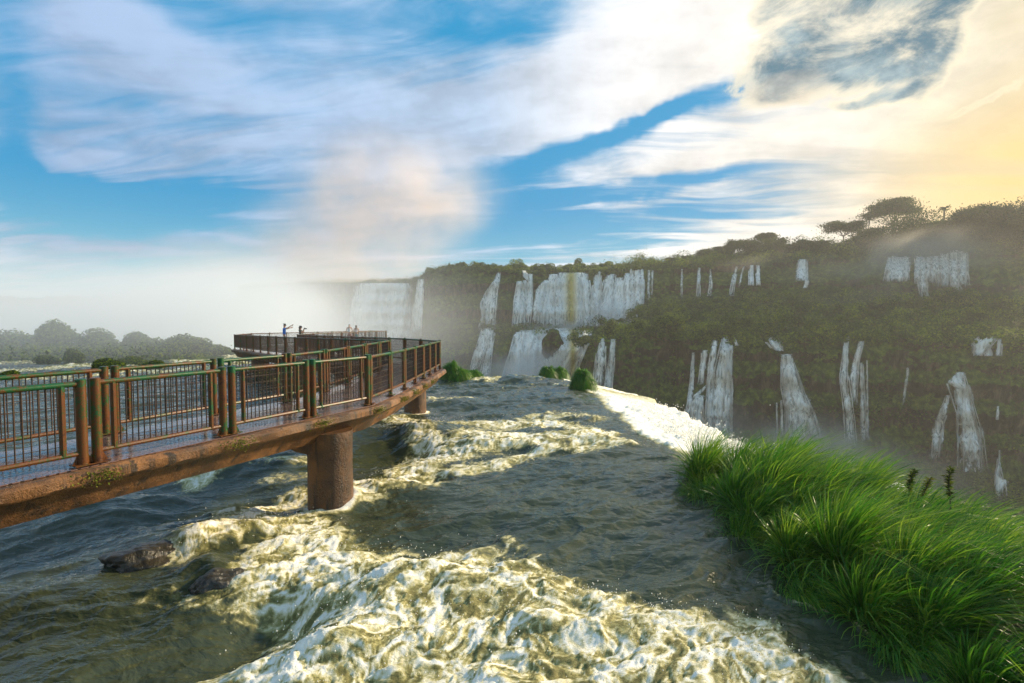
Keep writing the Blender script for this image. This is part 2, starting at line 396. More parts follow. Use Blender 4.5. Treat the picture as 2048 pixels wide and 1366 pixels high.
PIERS = [(-3.82, 10.4, .455), (-4.05, 20.8, .455)]
def river(x, y):
    far = sst(12, 45, y)
    F = foam_field(x, y)
    # the current runs from the left foreground towards the brink on the right
    ang = math.radians(28); u = x * math.cos(ang) + y * math.sin(ang); v = -x * math.sin(ang) + y * math.cos(ang)
    wu = u + .5 * fbm(u * .5, v * .5, 3, 3); wv = v + .35 * fbm(u * .6, v * .6, 3, 5)
    h = .15 * fbm(wu * .30, wv * .8, 3, 11) + .10 * (ridge(wu * .45, wv * 1.3, 3, 13) - .5) + .026 * (ridge(wu * 1.6, wv * 4.6, 3, 17) - .5) + .012 * fbm(wu * 6, wv * 10, 3, 18)
    h = h * (1 + 1.1 * far)
    for px, py, ra, rb, hh, dg in BUMP:
        c = P(px, py); a = math.radians(dg); dx, dy = x + .3 * fbm(x * .8, y * .8, 2, 61) - c[0], y + .3 * fbm(x * .8, y * .8, 2, 62) - c[1]
        p, q = dx * math.cos(a) + dy * math.sin(a), -dx * math.sin(a) + dy * math.cos(a)
        h = h + hh * np.exp(-(p / ra) ** 2 - (q / rb) ** 2)
    # boiling foam: billowed lumps with sharp creases, drawn out by the current
    wx = wu + .12 * fbm(x * 3, y * 3, 3, 71); wy = wv + .12 * fbm(x * 3, y * 3, 3, 72)
    bil = np.abs(fbm(wx * .75, wy * 1.5, 5, 21, .55)) * 1.9
    fine = np.abs(fbm(wx * 3.2, wy * 5, 4, 23, .6)) * 1.9
    h = h + F * (.10 * bil + .028 * fine + .03)
    # lace of foam: broad mass plus torn strands, olive aerated water between
    qx = wx + .35 * gn(x * 1.7, y * 1.7, 91); qy = wy + .30 * gn(x * 1.7, y * 1.7, 92)
    lace = ridge(qx * .9, qy * 1.6, 5, 81, .62)
    lace2 = ridge(qx * 2.6, qy * 4.4, 4, 85, .62)
    cov = F * 1.05 + (lace - .60) * .75 * sst(.02, .35, F) + (lace2 - .58) * .55 * sst(.0, .2, F) - .20
    lace3 = ridge(qx * 7, qy * 10, 3, 87, .6)
    f = .58 * F + (lace - .62) * 1.15 * F + (lace2 - .58) * 1.1 * F + (lace3 - .58) * .7 * F + .30 * (bil - .42) * F + .06
    chop = ridge(wu * 2.0, wv * 5.0, 3, 29)
    cov = np.where(F < .15, np.maximum(cov, (chop - .77) * 3.0 * (.3 + .9 * far)), cov); f = np.where(F < .15, np.maximum(f, (chop - .80) * 2.0), f)
    # water piles up against the piers and leaves a thin white collar
    for cx, cy, r in PIERS:
        d = np.hypot(x - cx, y - cy)
        h = h + .09 * np.exp(-((d - r) / .22) ** 2); co_ = 1.1 * np.exp(-((d - r) / .13) ** 2) * (.7 + .5 * gn(x * 5, y * 5, 3)); f = np.maximum(f, co_); cov = np.maximum(cov, co_)
    aer = np.clip(F * 1.1 + .25 * fbm(x * .9, y * .9, 3, 55) + .12, 0, 1)
    # over the brink
    s = rim_signed(x, y) + .15 * fbm(x * 1.3, y * 1.3, 3, 99) + .55 * fbm(x * .5, y * .5, 2, 98)
    right = sst(-1, 1.5, x) * sst(36, 24, y) * sst(13.2, 14.6, y)
    e = sst(-1.4, .4, s)
    drop = np.where(s > -1.4, .055 * (np.clip(s + 1.4, 0, None)) ** 2, 0)
    over = np.clip(s - 4.6, 0, None)
    drop = np.where(s > 1.2, .37 + .20 * (s - 1.2), drop) + over * 2.2
    cas = right * sst(-.15, .55, s)
    h = h * (1 - .6 * e) - drop + cas * (.14 * bil + .05 * ridge(x * 2.2, y * 2.2, 4, 33) + .02 * fine + .10 * ridge(u * .5, v * 2.5, 3, 35))
    f = np.maximum(f * (1 - right * e * .5), cas * (1.0 + .6 * (lace2 - .5)))
    f = np.where((s > 0) & (right < .3), np.maximum(f, .75 + .5 * (lace2 - .6)), f)
    cov = np.maximum(cov * (1 - right * e * .5), cas * 1.2); cov = np.where((s > .1) & (right < .3), 1.0, cov)
    return h, np.clip(f, -.2, 1.3), np.clip(cov, 0, 1.2)
def river_mesh():
    nr, nc = 820, 1150
    t = np.linspace(0, 1, nr)
    ys = 1.2 * (75 / 1.2) ** (t ** .92)
    ss = np.linspace(-1.75, 1.35, nc)
    Y = np.repeat(ys[:, None], nc, 1); X = (Y + .9) * ss[None, :]
    h, f, a = river(X, Y)
    quads = grid_quads(nr, nc)
    s = rim_signed(X, Y).ravel()
    keep = (s[quads[:, 0]] < 9) & ~((s[quads[:, 0]] > .3) & (Y.ravel()[quads[:, 0]] < 13.6))
    V = np.stack([X.ravel(), Y.ravel(), h.ravel()], 1)
    return V, quads[keep], f.ravel(), a.ravel()
def m_river():
    m, nt, co = mat('river_water')
    f = attr(nt, 'foam'); a = attr(nt, 'aer')
    fl = nd(nt, 'ShaderNodeMapping', {'Vector': co, 'Rotation': (0, 0, math.radians(-28)), 'Scale': (1, 2.0, 1)})
    n1 = noise(nt, fl, 5, 7, .72, 1.2); n2 = noise(nt, fl, 24, 5, .7, .8)
    nz = mth(nt, 'ADD', mth(nt, 'MULTIPLY', mth(nt, 'SUBTRACT', n1, .5), 1.5), mth(nt, 'MULTIPLY', mth(nt, 'SUBTRACT', n2, .5), .9))
    cv = mth(nt, 'ADD', a, mth(nt, 'MULTIPLY', nz, .45))
    k = sstep(nt, cv, .16, .50)
    ff = mth(nt, 'ADD', f, mth(nt, 'MULTIPLY', nz, .55))
    body = mixc(nt, sstep(nt, a, .0, .35), (.042, .052, .028), (.16, .15, .055))
    fc = ramp(nt, ff, [(0, (.14, .13, .042)), (.22, (.34, .31, .12)), (.46, (.64, .59, .36)), (.78, (.90, .87, .76))])
    rip = nd(nt, 'ShaderNodeMapping', {'Vector': co, 'Rotation': (0, 0, math.radians(-28)), 'Scale': (1, 2.2, 1)})
    r1 = noise(nt, rip, 2.6, 4, .55, .6); r2 = noise(nt, rip, 9, 3, .5)
    b = bump(nt, mth(nt, 'ADD', r1, mth(nt, 'MULTIPLY', r2, .25)), .045, 1.0)
    wat = bsdf(nt, body, .05, b, IOR=1.36)
    b2 = bump(nt, mth(nt, 'ADD', n1, mth(nt, 'MULTIPLY', n2, .5)), .03, .8)
    fo = bsdf(nt, fc, .75, b2, **{'Specular IOR Level': .3})
    finish(nt, nd(nt, 'ShaderNodeMixShader', {0: k, 1: wat, 2: fo})); return m
M['river'] = m_river()
V, Q, fo_, ae_ = river_mesh()
riv = link(fast_mesh('river', V, Q, M['river'], {'foam': fo_, 'aer': ae_}), kind='structure')
def water_z(x, y): return float(river(np.array([x]), np.array([y]))[0][0])
# spray thrown up along the brink: droplets too many to count
rs = np.random.default_rng(5)
pts = []
for (ax, ay), (bx, by), n in [(RIM[5], RIM[6], 900), (RIM[6], RIM[7], 1100), (RIM[7], RIM[8], 1000), (RIM[8], RIM[9], 700), (RIM[9], RIM[10], 260)]:
    t = rs.random(n); nx, ny = by - ay, -(bx - ax); L = math.hypot(nx, ny); nx, ny = nx / L, ny / L
    o = rs.uniform(1.4, 4.6, n)
    pts.append(np.stack([ax + (bx - ax) * t + nx * o, ay + (by - ay) * t + ny * o], 1))
pts = np.concatenate(pts)
n = len(pts); zb = river(pts[:, 0], pts[:, 1])[0]
clump = np.clip(.5 + fbm(pts[:, 0] * 1.6, pts[:, 1] * 1.6, 3, 12) * 1.4, .1, 1.6)
zz_ = zb + rs.exponential(.17, n) * clump
size = rs.uniform(.006, .020, n) * (1 + .5 * rs.random(n))
extra = []
for pts_, w, s_ in FOAM[:13]:
    for _ in range(260 if s_ > .8 else 40):
        i = rs.integers(len(pts_) - 1); t = rs.random(); x = pts_[i][0] * (1 - t) + pts_[i + 1][0] * t + rs.normal(0, w * .8); y = pts_[i][1] * (1 - t) + pts_[i + 1][1] * t + rs.normal(0, w * .8)
        extra.append((x, y, rs.exponential(.08), rs.uniform(.003, .009)))
extra = np.array(extra); ez = river(extra[:, 0], extra[:, 1])[0] + extra[:, 2] + .02
C = np.concatenate([np.stack([pts[:, 0], pts[:, 1], zz_], 1), np.stack([extra[:, 0], extra[:, 1], ez], 1)])
size = np.concatenate([size, extra[:, 3]])
oct_ = np.array([(1, 0, 0), (-1, 0, 0), (0, 1, 0), (0, -1, 0), (0, 0, 1.5), (0, 0, -1.5)])
of = np.array([(0, 2, 4), (2, 1, 4), (1, 3, 4), (3, 0, 4), (2, 0, 5), (1, 2, 5), (3, 1, 5), (0, 3, 5)])
Vv = (C[:, None, :] + oct_[None] * size[:, None, None]).reshape(-1, 3)
Ff = (of[None] + 6 * np.arange(len(C))[:, None, None]).reshape(-1, 3)
mm, nt, co = mat('spray_drops'); finish(nt, bsdf(nt, (.86, .83, .74), .5)); M['spray'] = mm
link(fast_mesh('spray', Vv, Ff, M['spray'], tris=True), label='white spray thrown up where the river goes over the brink', cat='spray', kind='stuff')

# ------------------------------------------------------------------ the gorge walls across the river
# columns by bearing (photo px): [px, lower cliff base (py, depth), lower cliff top, terrace middle, upper cliff base, upper cliff top, skyline]
CT = np.array([
    #  px   base1      top1       mid        base2      top2       sky
    [ 480,  800, 300,  720, 305,  700, 320,  690, 330,  575, 335,  572, 420],
    [ 600,  800, 300,  720, 305,  700, 320,  690, 330,  567, 335,  563, 400],
    [ 700,  800, 290,  720, 300,  705, 315,  695, 325,  565, 330,  561, 400],
    [ 822,  800, 285,  720, 295,  705, 310,  695, 320,  562, 325,  558, 400],
    [ 842,  790, 262,  710, 266,  690, 270,  670, 274,  560, 280,  552, 380],
    [ 862,  780, 238,  700, 242,  680, 245,  650, 248,  545, 256,  540, 330],
    [ 930,  780, 232,  700, 236,  670, 240,  645, 244,  537, 252,  531, 330],
    [1020,  775, 226,  670, 234,  655, 241,  645, 245,  542, 252,  534, 330],
    [1060,  775, 222,  664, 232,  656, 242,  650, 247,  546, 253,  538, 330],
    [1130,  775, 218,  664, 230,  657, 242,  652, 248,  546, 254,  540, 330],
    [1148,  780, 196,  690, 205,  665, 225,  652, 245,  545, 254,  538, 330],
    [1168,  800, 172,  678, 178,  660, 210,  648, 244,  543, 253,  537, 330],
    [1240,  845, 165,  672, 170,  655, 205,  640, 240,  541, 250,  536, 320],
    [1290,  870, 160,  668, 165,  640, 200,  612, 236,  537, 247,  532, 320],
    [1400,  890, 155,  672, 160,  640, 195,  606, 232,  530, 243,  520, 300],
    [1500,  900, 150,  678, 155,  640, 188,  596, 226,  524, 238,  505, 285],
    [1600,  915, 146,  674, 150,  638, 182,  588, 220,  520, 230,  498, 275],
    [1700,  930, 142,  672, 147,  636, 176,  584, 212,  516, 222,  488, 265],
    [1800,  945, 140,  676, 145,  640, 170,  590, 204,  516, 213,  468, 255],
    [1900,  965, 138,  680, 143,  645, 166,  605, 196,  503, 205,  462, 245],
    [2048,  985, 134,  684, 139,  650, 160,  600, 186,  505, 195,  450, 235],
    [2300, 1000, 130,  690, 134,  650, 152,  600, 176,  505, 186,  450, 225],
    [2700, 1000, 126,  690, 130,  650, 146,  600, 168,  505, 176,  470, 215],
], float)
def cliff_grid():
    pxs = np.concatenate([np.linspace(480, 1130, 420, endpoint=False), np.linspace(1130, 1180, 60, endpoint=False), np.linspace(1180, 2150, 640, endpoint=False), np.linspace(2150, 2700, 120)])
    nc = len(pxs)
    key = np.array([[np.interp(pxs, CT[:, 0], CT[:, 1 + k]) for k in (2 * j, 2 * j + 1)] for j in range(6)])  # 6 x 2 x nc
    s = (pxs - 1024) / 1000
    r0 = [ray(1024, 683)]
    def z_of(py, dep):
        v = (683 - py) / 1000; ry = math.cos(PITCH) + v * math.sin(PITCH); rz = v * math.cos(PITCH) - math.sin(PITCH)
        return CAM.z + dep * rz / ry, dep * s / ry
    rows = []
    dep0 = np.minimum(key[0, 1] - 60, 90); z0 = np.full(nc, -46.0)
    K = []
    K.append((dep0, z0))
    zb, _ = z_of(key[0, 0], key[0, 1]); K.append((key[0, 1] - 14, zb - 5)); K.append((key[0, 1], zb))
    for j in range(1, 6):
        z, _ = z_of(key[j, 0], key[j, 1]); K.append((key[j, 1], z))
    K.append((key[5, 1] + 120, K[-1][1] + 2))
    segs = [16, 8, 96, 44, 40, 64, 36, 10]
    D, Zs, T = [], [], []
    for q, n in enumerate(segs):
        for i in range(n + (q == len(segs) - 1)):
            t = i / n
            D.append(K[q][0] * (1 - t) + K[q + 1][0] * t); Zs.append(K[q][1] * (1 - t) + K[q + 1][1] * t); T.append(np.full(nc, q + t))
    D, Zs, T = np.array(D), np.array(Zs), np.array(T)
    X = D * s[None, :]; Y = D.copy()
    return pxs, X, Y, Zs, T
pxs, GX, GY, GZ, GT = cliff_grid()
arc = np.cumsum(np.concatenate([[0], np.hypot(np.diff(GX[120]), np.diff(GY[120]))]))[None, :] + 0 * GX
rad = np.hypot(GX, GY); ux, uy = GX / rad, GY / rad
wall = np.clip(1 - np.abs(GT - 2.5) / .62, 0, 1) + np.clip(1 - np.abs(GT - 5.5) / .62, 0, 1); wall = sst(0, .6, wall)
slope = 1 - wall
lump = np.abs(fbm(arc * .055, GZ * .05 + GY * .045, 5, 201, .55)) * 1.9
butt = ridge(arc * .030, GZ * .012 + 3, 3, 210); flute = fbm(arc * .22, GZ * .035, 4, 215); ledge = gn(arc * .012, GZ * .16, 220)
edge = np.clip(np.minimum(GT / .8, 1), 0, 1)
topedge = sst(5.9, 6.05, GT)
push = wall * (6.5 * (butt - .5) + 3.6 * flute + 3.6 * ledge + .8 * fbm(arc * .6, GZ * .5, 3, 231)) + slope * 1.2 * flute
calm = np.where(GT > 5.0, 1 - .55 * np.exp(-((pxs[None] - 1160) / 160) ** 2), 1.0)
GX2 = GX - ux * push * calm; GY2 = GY - uy * push * calm
hum = (lump - .42) * 6.5 + 1.3 * fbm(arc * .28, GY * .25, 4, 241) + .5 * fbm(arc * .8, GY * .8, 3, 245)
farflat = np.where(pxs[None] < 850, .4, 1.0) * np.where(GT >= 4.6, np.where(GT <= 6.0, .35, 1), 1)
GZ2 = GZ + slope * edge * hum * farflat * np.where(GT > 7, .3, 1) + wall * .6 * fbm(arc * .4, GZ * .4, 3, 251) * calm
def m_cliff():
    m, nt, co = mat('mossy_cliff')
    g = geo(nt, 'Normal'); z = nd(nt, 'ShaderNodeSeparateXYZ', {0: g}, 2)
    n1 = noise(nt, co, .06, 6, .65); n2 = noise(nt, co, .5, 6, .7)
    vm = nd(nt, 'ShaderNodeMapping', {'Vector': co, 'Scale': (1, 1, .16)}); n3 = noise(nt, vm, .45, 6, .7)
    rock = ramp(nt, n3, [(.36, (.008, .006, .003)), (.5, (.040, .027, .014)), (.62, (.13, .09, .05))])
    moss = ramp(nt, n2, [(.34, (.012, .026, .002)), (.5, (.045, .078, .006)), (.64, (.15, .19, .018))])
    f = sstep(nt, mth(nt, 'ADD', mth(nt, 'ADD', z, mth(nt, 'MULTIPLY', n1, 1.5)), mth(nt, 'MULTIPLY', n2, .5)), .95, 1.25)
    c = mixc(nt, f, rock, moss)
    b = bump(nt, mth(nt, 'ADD', n2, mth(nt, 'MULTIPLY', n3, .8)), 1.6, 1.0)
    finish(nt, bsdf(nt, c, .8, b, **{'Specular IOR Level': .08})); return m
M['cliff'] = m_cliff()
GV = np.stack([GX2.ravel(), GY2.ravel(), GZ2.ravel()], 1); GQ = grid_quads(*GX.shape)
link(fast_mesh('cliffs', GV, GQ, M['cliff']), kind='structure')
bvh = BVHTree.FromPolygons([tuple(v) for v in GV], [tuple(int(i) for i in q) for q in GQ])
def hit(px, py):
    r = ray(px, py).normalized(); p, n_, i, d = bvh.ray_cast(CAM, r)
    return (p, n_) if p is not None else (at(px, py, 250), Vector((0, -1, 0)))

# leaf cards: each a small bent quad; used for scrub, bushes and crowns
def cards(C, S, rng, seed_up=None, nrm=None, drape=.35):
    n = len(C)
    if nrm is None: nrm = rng.normal(size=(n, 3))
    nrm = nrm + rng.normal(size=(n, 3)) * drape; nrm /= np.linalg.norm(nrm, axis=1)[:, None] + 1e-9
    a = np.cross(nrm, rng.normal(size=(n, 3))); a /= np.linalg.norm(a, axis=1)[:, None] + 1e-9
    b = np.cross(nrm, a)
    S = np.asarray(S)[:, None]
    V = np.stack([C - a * S, C - b * S * .55 + nrm * S * .15, C + a * S, C + b * S * .55 + nrm * S * .15], 1).reshape(-1, 3)
    return V, np.arange(4 * n).reshape(n, 4), np.repeat(rng.random(n), 4)
def scatter_cliff(n, rng):
    q = GQ; a, b, c = GV[q[:, 0]], GV[q[:, 1]], GV[q[:, 3]]
    nr = np.cross(b - a, c - a); area = np.linalg.norm(nr, axis=1); nr /= area[:, None] + 1e-9
    cen = (a + b + c) / 3; d2 = cen[:, 0] ** 2 + cen[:, 1] ** 2
    tt = GT.ravel()[q[:, 0]]; wl = wall.ravel()[q[:, 0]]; px_ = np.tile(pxs, GX.shape[0])[q[:, 0]]
    patch = fbm(cen[:, 0] * .05, cen[:, 2] * .07 + cen[:, 1] * .05, 4, 300)
    wgt = area / d2 * np.where(wl > .5, np.clip(.02 + patch * 1.6, .005, 1), 1.0) * (tt > 1) * (tt < 6.98) * np.where(px_ < 850, .6, 1)
    fall = np.exp(-((px_ - 1160) / 120) ** 2) * (tt > 2.0) * (tt < 6.0)
    wgt *= (1 - .93 * fall)
    wgt /= wgt.sum()
    i = rng.choice(len(q), n, p=wgt)
    u, v = rng.random(n)[:, None], rng.random(n)[:, None]
    p = GV[q[i, 0]] * (1 - u) * (1 - v) + GV[q[i, 1]] * u * (1 - v) + GV[q[i, 3]] * (1 - u) * v + GV[q[i, 2]] * u * v
    nn = nr[i]; nn *= np.sign((-(p * nn).sum(1)))[:, None]
    return p, nn, wl[i], tt[i]
rng = np.random.default_rng(11)
p, nn, wl_, tt_ = scatter_cliff(260000, rng)
up = np.array([0, 0, 1.0])
clv = np.clip(.5 + fbm(p[:, 0] * .12, p[:, 1] * .12 + p[:, 2] * .12, 3, 310) * 1.5, 0, 1.4)
lift = rng.random(len(p)) ** 1.5 * (0.3 + 2.0 * clv) * np.where(wl_ > .5, .45, 1) * np.where((tt_ > 6) & (p[:, 0] > 60), 2.6, 1)
C = p + nn * (lift * .5)[:, None] + up * (lift * .8)[:, None] * np.where(wl_ > .5, .2, 1)[:, None]
Vc, Qc, Tc = cards(C, rng.uniform(.25, .62, len(p)), rng, nrm=nn * .5 + up * .7)
Tc = np.clip(Tc * .7 + np.repeat(.55 * np.exp(-((tt_ - 3.12) / .22) ** 2) + .5 * fbm(p[:, 0] * .04, p[:, 1] * .04 + p[:, 2] * .05, 3, 320) - .05, 4), 0, 1)  # scrub along the lower cliff's lip tinted lighter, painting in sunlit edges
# rounded clumps standing on the terraces and the wooded slope
cm = rng.choice(len(p), 1900, p=(lambda w: w / w.sum())(((tt_ > 2.95) & (tt_ < 5) | (tt_ > 6.02)) * (p[:, 0] > -25) * (.2 + np.clip(fbm(p[:, 0] * .03, p[:, 1] * .03, 3, 77) + .5, 0, 1)) + 1e-9))
CC, NN, TT2 = [], [], []
for i in cm:
    up_hill = tt_[i] > 6.02
    r = rng.uniform(1.2, 3.6) * (1.5 if up_hill else 1) * (.55 if p[i, 0] < 70 and tt_[i] > 5.9 else 1); hh = r * rng.uniform(.7, 1.25); m = int(150 * (1.4 if up_hill else 1))
    u = rng.normal(size=(m, 3)); u /= np.linalg.norm(u, axis=1)[:, None]; u[:, 2] = np.abs(u[:, 2])
    CC.append(p[i] + u * np.array([r, r, hh]) * (1 - .3 * rng.random(m) ** 2)[:, None] + [0, 0, hh * .25]); NN.append(u); TT2.append(np.full(m, rng.uniform(-.15, .35)))
CC, NN, TT2 = np.concatenate(CC), np.concatenate(NN), np.concatenate(TT2)
V2, Q2, T2 = cards(CC, rng.uniform(.22, .50, len(CC)), rng, nrm=NN, drape=.28)
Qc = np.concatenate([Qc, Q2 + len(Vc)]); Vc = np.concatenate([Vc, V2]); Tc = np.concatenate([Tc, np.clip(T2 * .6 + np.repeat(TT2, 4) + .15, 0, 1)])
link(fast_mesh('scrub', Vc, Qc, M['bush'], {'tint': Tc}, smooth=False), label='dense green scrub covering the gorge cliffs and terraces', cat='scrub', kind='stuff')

# river bed far below, and the flat country beyond the rim
m_, nt, co = mat('gorge_water'); finish(nt, bsdf(nt, mixc(nt, noise(nt, co, .08, 5), (.10, .12, .08), (.55, .55, .48)), .3)); M['gw'] = m_
gx, gy = np.linspace(-640, 640, 60), np.linspace(-60, 640, 50); XX, YY = np.meshgrid(gx, gy)
ZZ = -47 + .6 * fbm(XX * .05, YY * .05, 3, 5)
link(fast_mesh('ground', np.stack([XX.ravel(), YY.ravel(), ZZ.ravel()], 1), grid_quads(50, 60), M['gw']), kind='structure')
# low wooded plateau far to the left, beyond the mist
nx_ = 260; xs_ = np.linspace(-620, -150, nx_); prof = []
for k, (dy, zf) in enumerate([(0, -.6), (6, .62), (14, .86), (30, 1.0), (90, 1.0)]):
    prof.append(np.stack([xs_, 470 + dy + 30 * np.sin(xs_ * .01), np.where(zf < 0, -46, zf * (24 + 6 * fbm(xs_ * .03, xs_ * 0 + k, 4, 7)))], 1))
link(fast_mesh('far_plateau', np.concatenate(prof), grid_quads(5, nx_), M['cliff']), kind='structure')
pr = np.stack([rng.uniform(-620, -150, 26000), np.zeros(26000), np.zeros(26000)], 1)
pr[:, 1] = 474 + 30 * np.sin(pr[:, 0] * .01) + rng.uniform(0, 30, len(pr))
pr[:, 2] = 23 + rng.random(len(pr)) * np.clip(6 + 14 * fbm(pr[:, 0] * .05, pr[:, 0] * 0, 4, 9), .5, 16) - 3
Vc, Qc, Tc = cards(pr, rng.uniform(.9, 1.6, len(pr)), rng)
link(fast_mesh('far_wood', Vc, Qc, M['bush'], {'tint': Tc}, smooth=False), label='hazy blue line of far woodland on the horizon at the left', cat='woodland', kind='stuff')

# ------------------------------------------------------------------ waterfalls
def m_fall(name, gold=False):
    m, nt, co = mat(name)
    d = attr(nt, 'dens'); v = attr(nt, 'along')
    sm = nd(nt, 'ShaderNodeMapping', {'Vector': co, 'Scale': (1, 1, .045)})
    n1 = noise(nt, sm, 1.5, 6, .75); n2 = noise(nt, nd(nt, 'ShaderNodeMapping', {'Vector': co, 'Scale': (1, 1, .14)}), 1.2, 5, .7)
    n = mth(nt, 'ADD', mth(nt, 'MULTIPLY', n1, .65), mth(nt, 'MULTIPLY', n2, .35))
    k = sstep(nt, mth(nt, 'ADD', mth(nt, 'MULTIPLY', n, 2.6), mth(nt, 'MULTIPLY', d, .75)), 1.30, 2.0)
    c = ramp(nt, n, [(.34, (.50, .47, .38)), (.45, (.84, .81, .71)), (.55, (.98, .96, .88))])
    if gold:
        c = mixc(nt, attr(nt, 'gold'), c, (.60, .47, .14))
    s = bsdf(nt, c, .7, bump(nt, n1, .6, .8), **{'Specular IOR Level': .2})
    s = nd(nt, 'ShaderNodeMixShader', {0: .06, 1: s, 2: nd(nt, 'ShaderNodeBsdfTranslucent', {'Color': c})})
    finish(nt, nd(nt, 'ShaderNodeMixShader', {0: k, 1: nd(nt, 'ShaderNodeBsdfTransparent'), 2: s})); return m
M['fall'] = m_fall('falling_water'); M['gfall'] = m_fall('falling_water_sheet', True)
def fall(strands, label, dens=1.0, group=None, gold=None, out=1.0, seed=0):
    """strands: list of [(px, py, half width px), ...] from the lip down; each hangs just in front of the cliff"""
    VV, QQ, DD, AA, GG = [], [], [], [], []; base = 0
    rf = random.Random(seed * 7 + 1); full = []
    for st in strands:
        full.append(st); w0 = max(q[2] for q in st)
        for _ in range(int(w0 / 3.2) + (w0 > 3)):                 # loose threads beside each body of water
            o_ = rf.choice((-1, 1)) * rf.uniform(.7, 1.35); i0 = rf.uniform(0, .45)
            q0, q1 = st[0], st[-1]; ys_ = [q0[1] + (q1[1] - q0[1]) * (i0 + (1 - i0) * z_ / 3) for z_ in range(4)]
            full.append([(float(np.interp(y_, [q[1] for q in st], [q[0] for q in st])) + o_ * float(np.interp(y_, [q[1] for q in st], [q[2] for q in st])) + rf.uniform(-.6, .6), y_, rf.uniform(.8, 1.9)) for y_ in ys_] if abs(q1[1] - q0[1]) > 20 else st)
    for si, st in enumerate(full):
        if len(st[0]) == 3: st = [(*q, 1.0) for q in st]
        L = [0]
        for q0, q1 in zip(st[:-1], st[1:]): L.append(L[-1] + math.hypot(q1[0] - q0[0], q1[1] - q0[1]))
        nv = max(6, int(L[-1] / 3.0)); wmax = max(q[2] for q in st); nu = max(9, int(wmax / 1.3) | 1)
        tv = np.linspace(0, L[-1], nv)
        cx, cy, hw, dn = [np.interp(tv, L, [q[k] for q in st]) for k in range(4)]; hw = hw * 1.22 * (1 + .30 * fbm(tv * .045, tv * 0 + si * 3.1 + seed, 3, 19))
        cx = cx + gn(tv * .05, tv * 0 + si + seed, 5) * hw * .25 * sst(0, 20, tv)
        prev = None
        for j in range(nv):
            p0, _ = hit(cx[j], min(cy[j] + (1.5 if j == 0 else 0), 2000))
            dep = p0.y
            if prev is not None: dep = min(max(dep, prev - 1.6), prev + .15)     # water never falls back into the rock
            prev = dep
            for i in range(nu):
                u = 2 * i / (nu - 1) - 1
                px_ = cx[j] + u * hw[j]
                q, _ = hit(px_, cy[j] + (1.5 if j == 0 else 0))
                dd = min(q.y, dep + 3.0) - (out * (.5 + .9 * (1 - u * u)) if j else .2) - .5 * abs(gn(u * 3 + si, tv[j] * .05, 40 + seed)) 
                dd = min(dd, dep + .8) + .25 * math.sin(i * 2.1 + j * .15)
                VV.append(tuple(at(px_, cy[j], dd)))
                DD.append(dens * dn[j] * (1 - .95 * abs(u) ** 2.5) * (1 - 1.0 * max(0, (j / nv - .62) / .38) ** 1.6) * (.7 + .3 * min(1, j / 2)))
                AA.append(j / nv); GG.append(0 if gold is None else math.exp(-((px_ - gold[0]) / gold[1]) ** 2) * (.55 + .45 * (j < nv * .9)))
        QQ.append(grid_quads(nv, nu) + base); base += nv * nu
    o = fast_mesh('waterfall', VV, np.concatenate(QQ), M['gfall' if gold else 'fall'], {'dens': DD, 'along': AA, 'gold': GG})
    return link(o, None, label, 'waterfall', group)
R_ = random.Random(3)
def veil(x0, x1, y0, y1, w=6, n=8, seed=0, jit=4):    # a curtain made of many overlapping strands
    out = []
    for i in range(n):
        x = x0 + (x1 - x0) * (i + .5) / n + R_.uniform(-2, 2)
        out.append([(x, y0 + R_.uniform(-jit, jit) * .5, w * .8), (x + R_.uniform(-2, 2), (y0 + y1) / 2, w), (x + R_.uniform(-3, 3), y1 + R_.uniform(-jit, jit), w * 1.2)])
    return out
fall([[(768, 566, 46), (764, 600, 50), (760, 640, 52), (756, 690, 54)], [(740, 568, 18), (732, 620, 22), (728, 690, 24)], [(795, 568, 16), (792, 620, 18), (790, 690, 22)]], 'broad pale curtain fall far off in the mist', 1.25, seed=1)
fall([[(842, 558, 6), (838, 600, 8), (834, 640, 9), (832, 672, 10)]], 'narrow straight fall beside the broad pale curtain', .95, seed=2)
fall([[(998, 545, 3), (988, 575, 9), (978, 600, 13), (980, 640, 12), (975, 660, 15)], [(975, 655, 13), (966, 690, 9), (950, 738, 7)], [(984, 655, 9), (980, 690, 5), (972, 740, 9), (968, 765, 9)], [(968, 660, 5), (955, 700, 5), (944, 745, 6)]],
     'tall thin fall that splits in two halfway down the left cliff', .72, seed=3)
fall([[(1048, 541, 4), (1054, 556, 6), (1060, 562, 4)], [(1062, 542, 4), (1060, 565, 5), (1058, 620, 7), (1050, 655, 9)], [(1040, 562, 5), (1036, 600, 7), (1034, 655, 8)], [(1050, 560, 4), (1044, 610, 5), (1040, 655, 8)]],
     'pair of slim ribbons just left of the main curtain', .90, seed=4)
fall([[(1096, 560, 8), (1082, 580, 10), (1072, 640, 9)], [(1108, 548, 8), (1100, 575, 11), (1096, 645, 12)], [(1130, 545, 14), (1128, 580, 16), (1128, 652, 18)], [(1138, 552, 34), (1136, 600, 42), (1134, 654, 48)], [(1096, 566, 12), (1090, 600, 16), (1086, 654, 20)], [(1152, 545, 16), (1154, 600, 18), (1156, 655, 20)], [(1168, 547, 8), (1172, 590, 9), (1174, 650, 11)], [(1140, 546, 20), (1141, 600, 22), (1142, 652, 24)]],
     'main curtain with a golden streak down its middle', .98, gold=(1142, 11), seed=5)
fall([[(1198, 543, 6), (1192, 580, 9), (1186, 640, 12)], [(1222, 548, 8), (1216, 580, 12), (1212, 645, 16)], [(1238, 555, 9), (1238, 590, 12), (1236, 645, 16)], [(1254, 546, 6), (1256, 590, 8), (1256, 640, 12)], [(1236, 566, 20), (1232, 610, 34), (1228, 652, 44)]],
     'wide white curtain right of the golden streak', .92, seed=6)
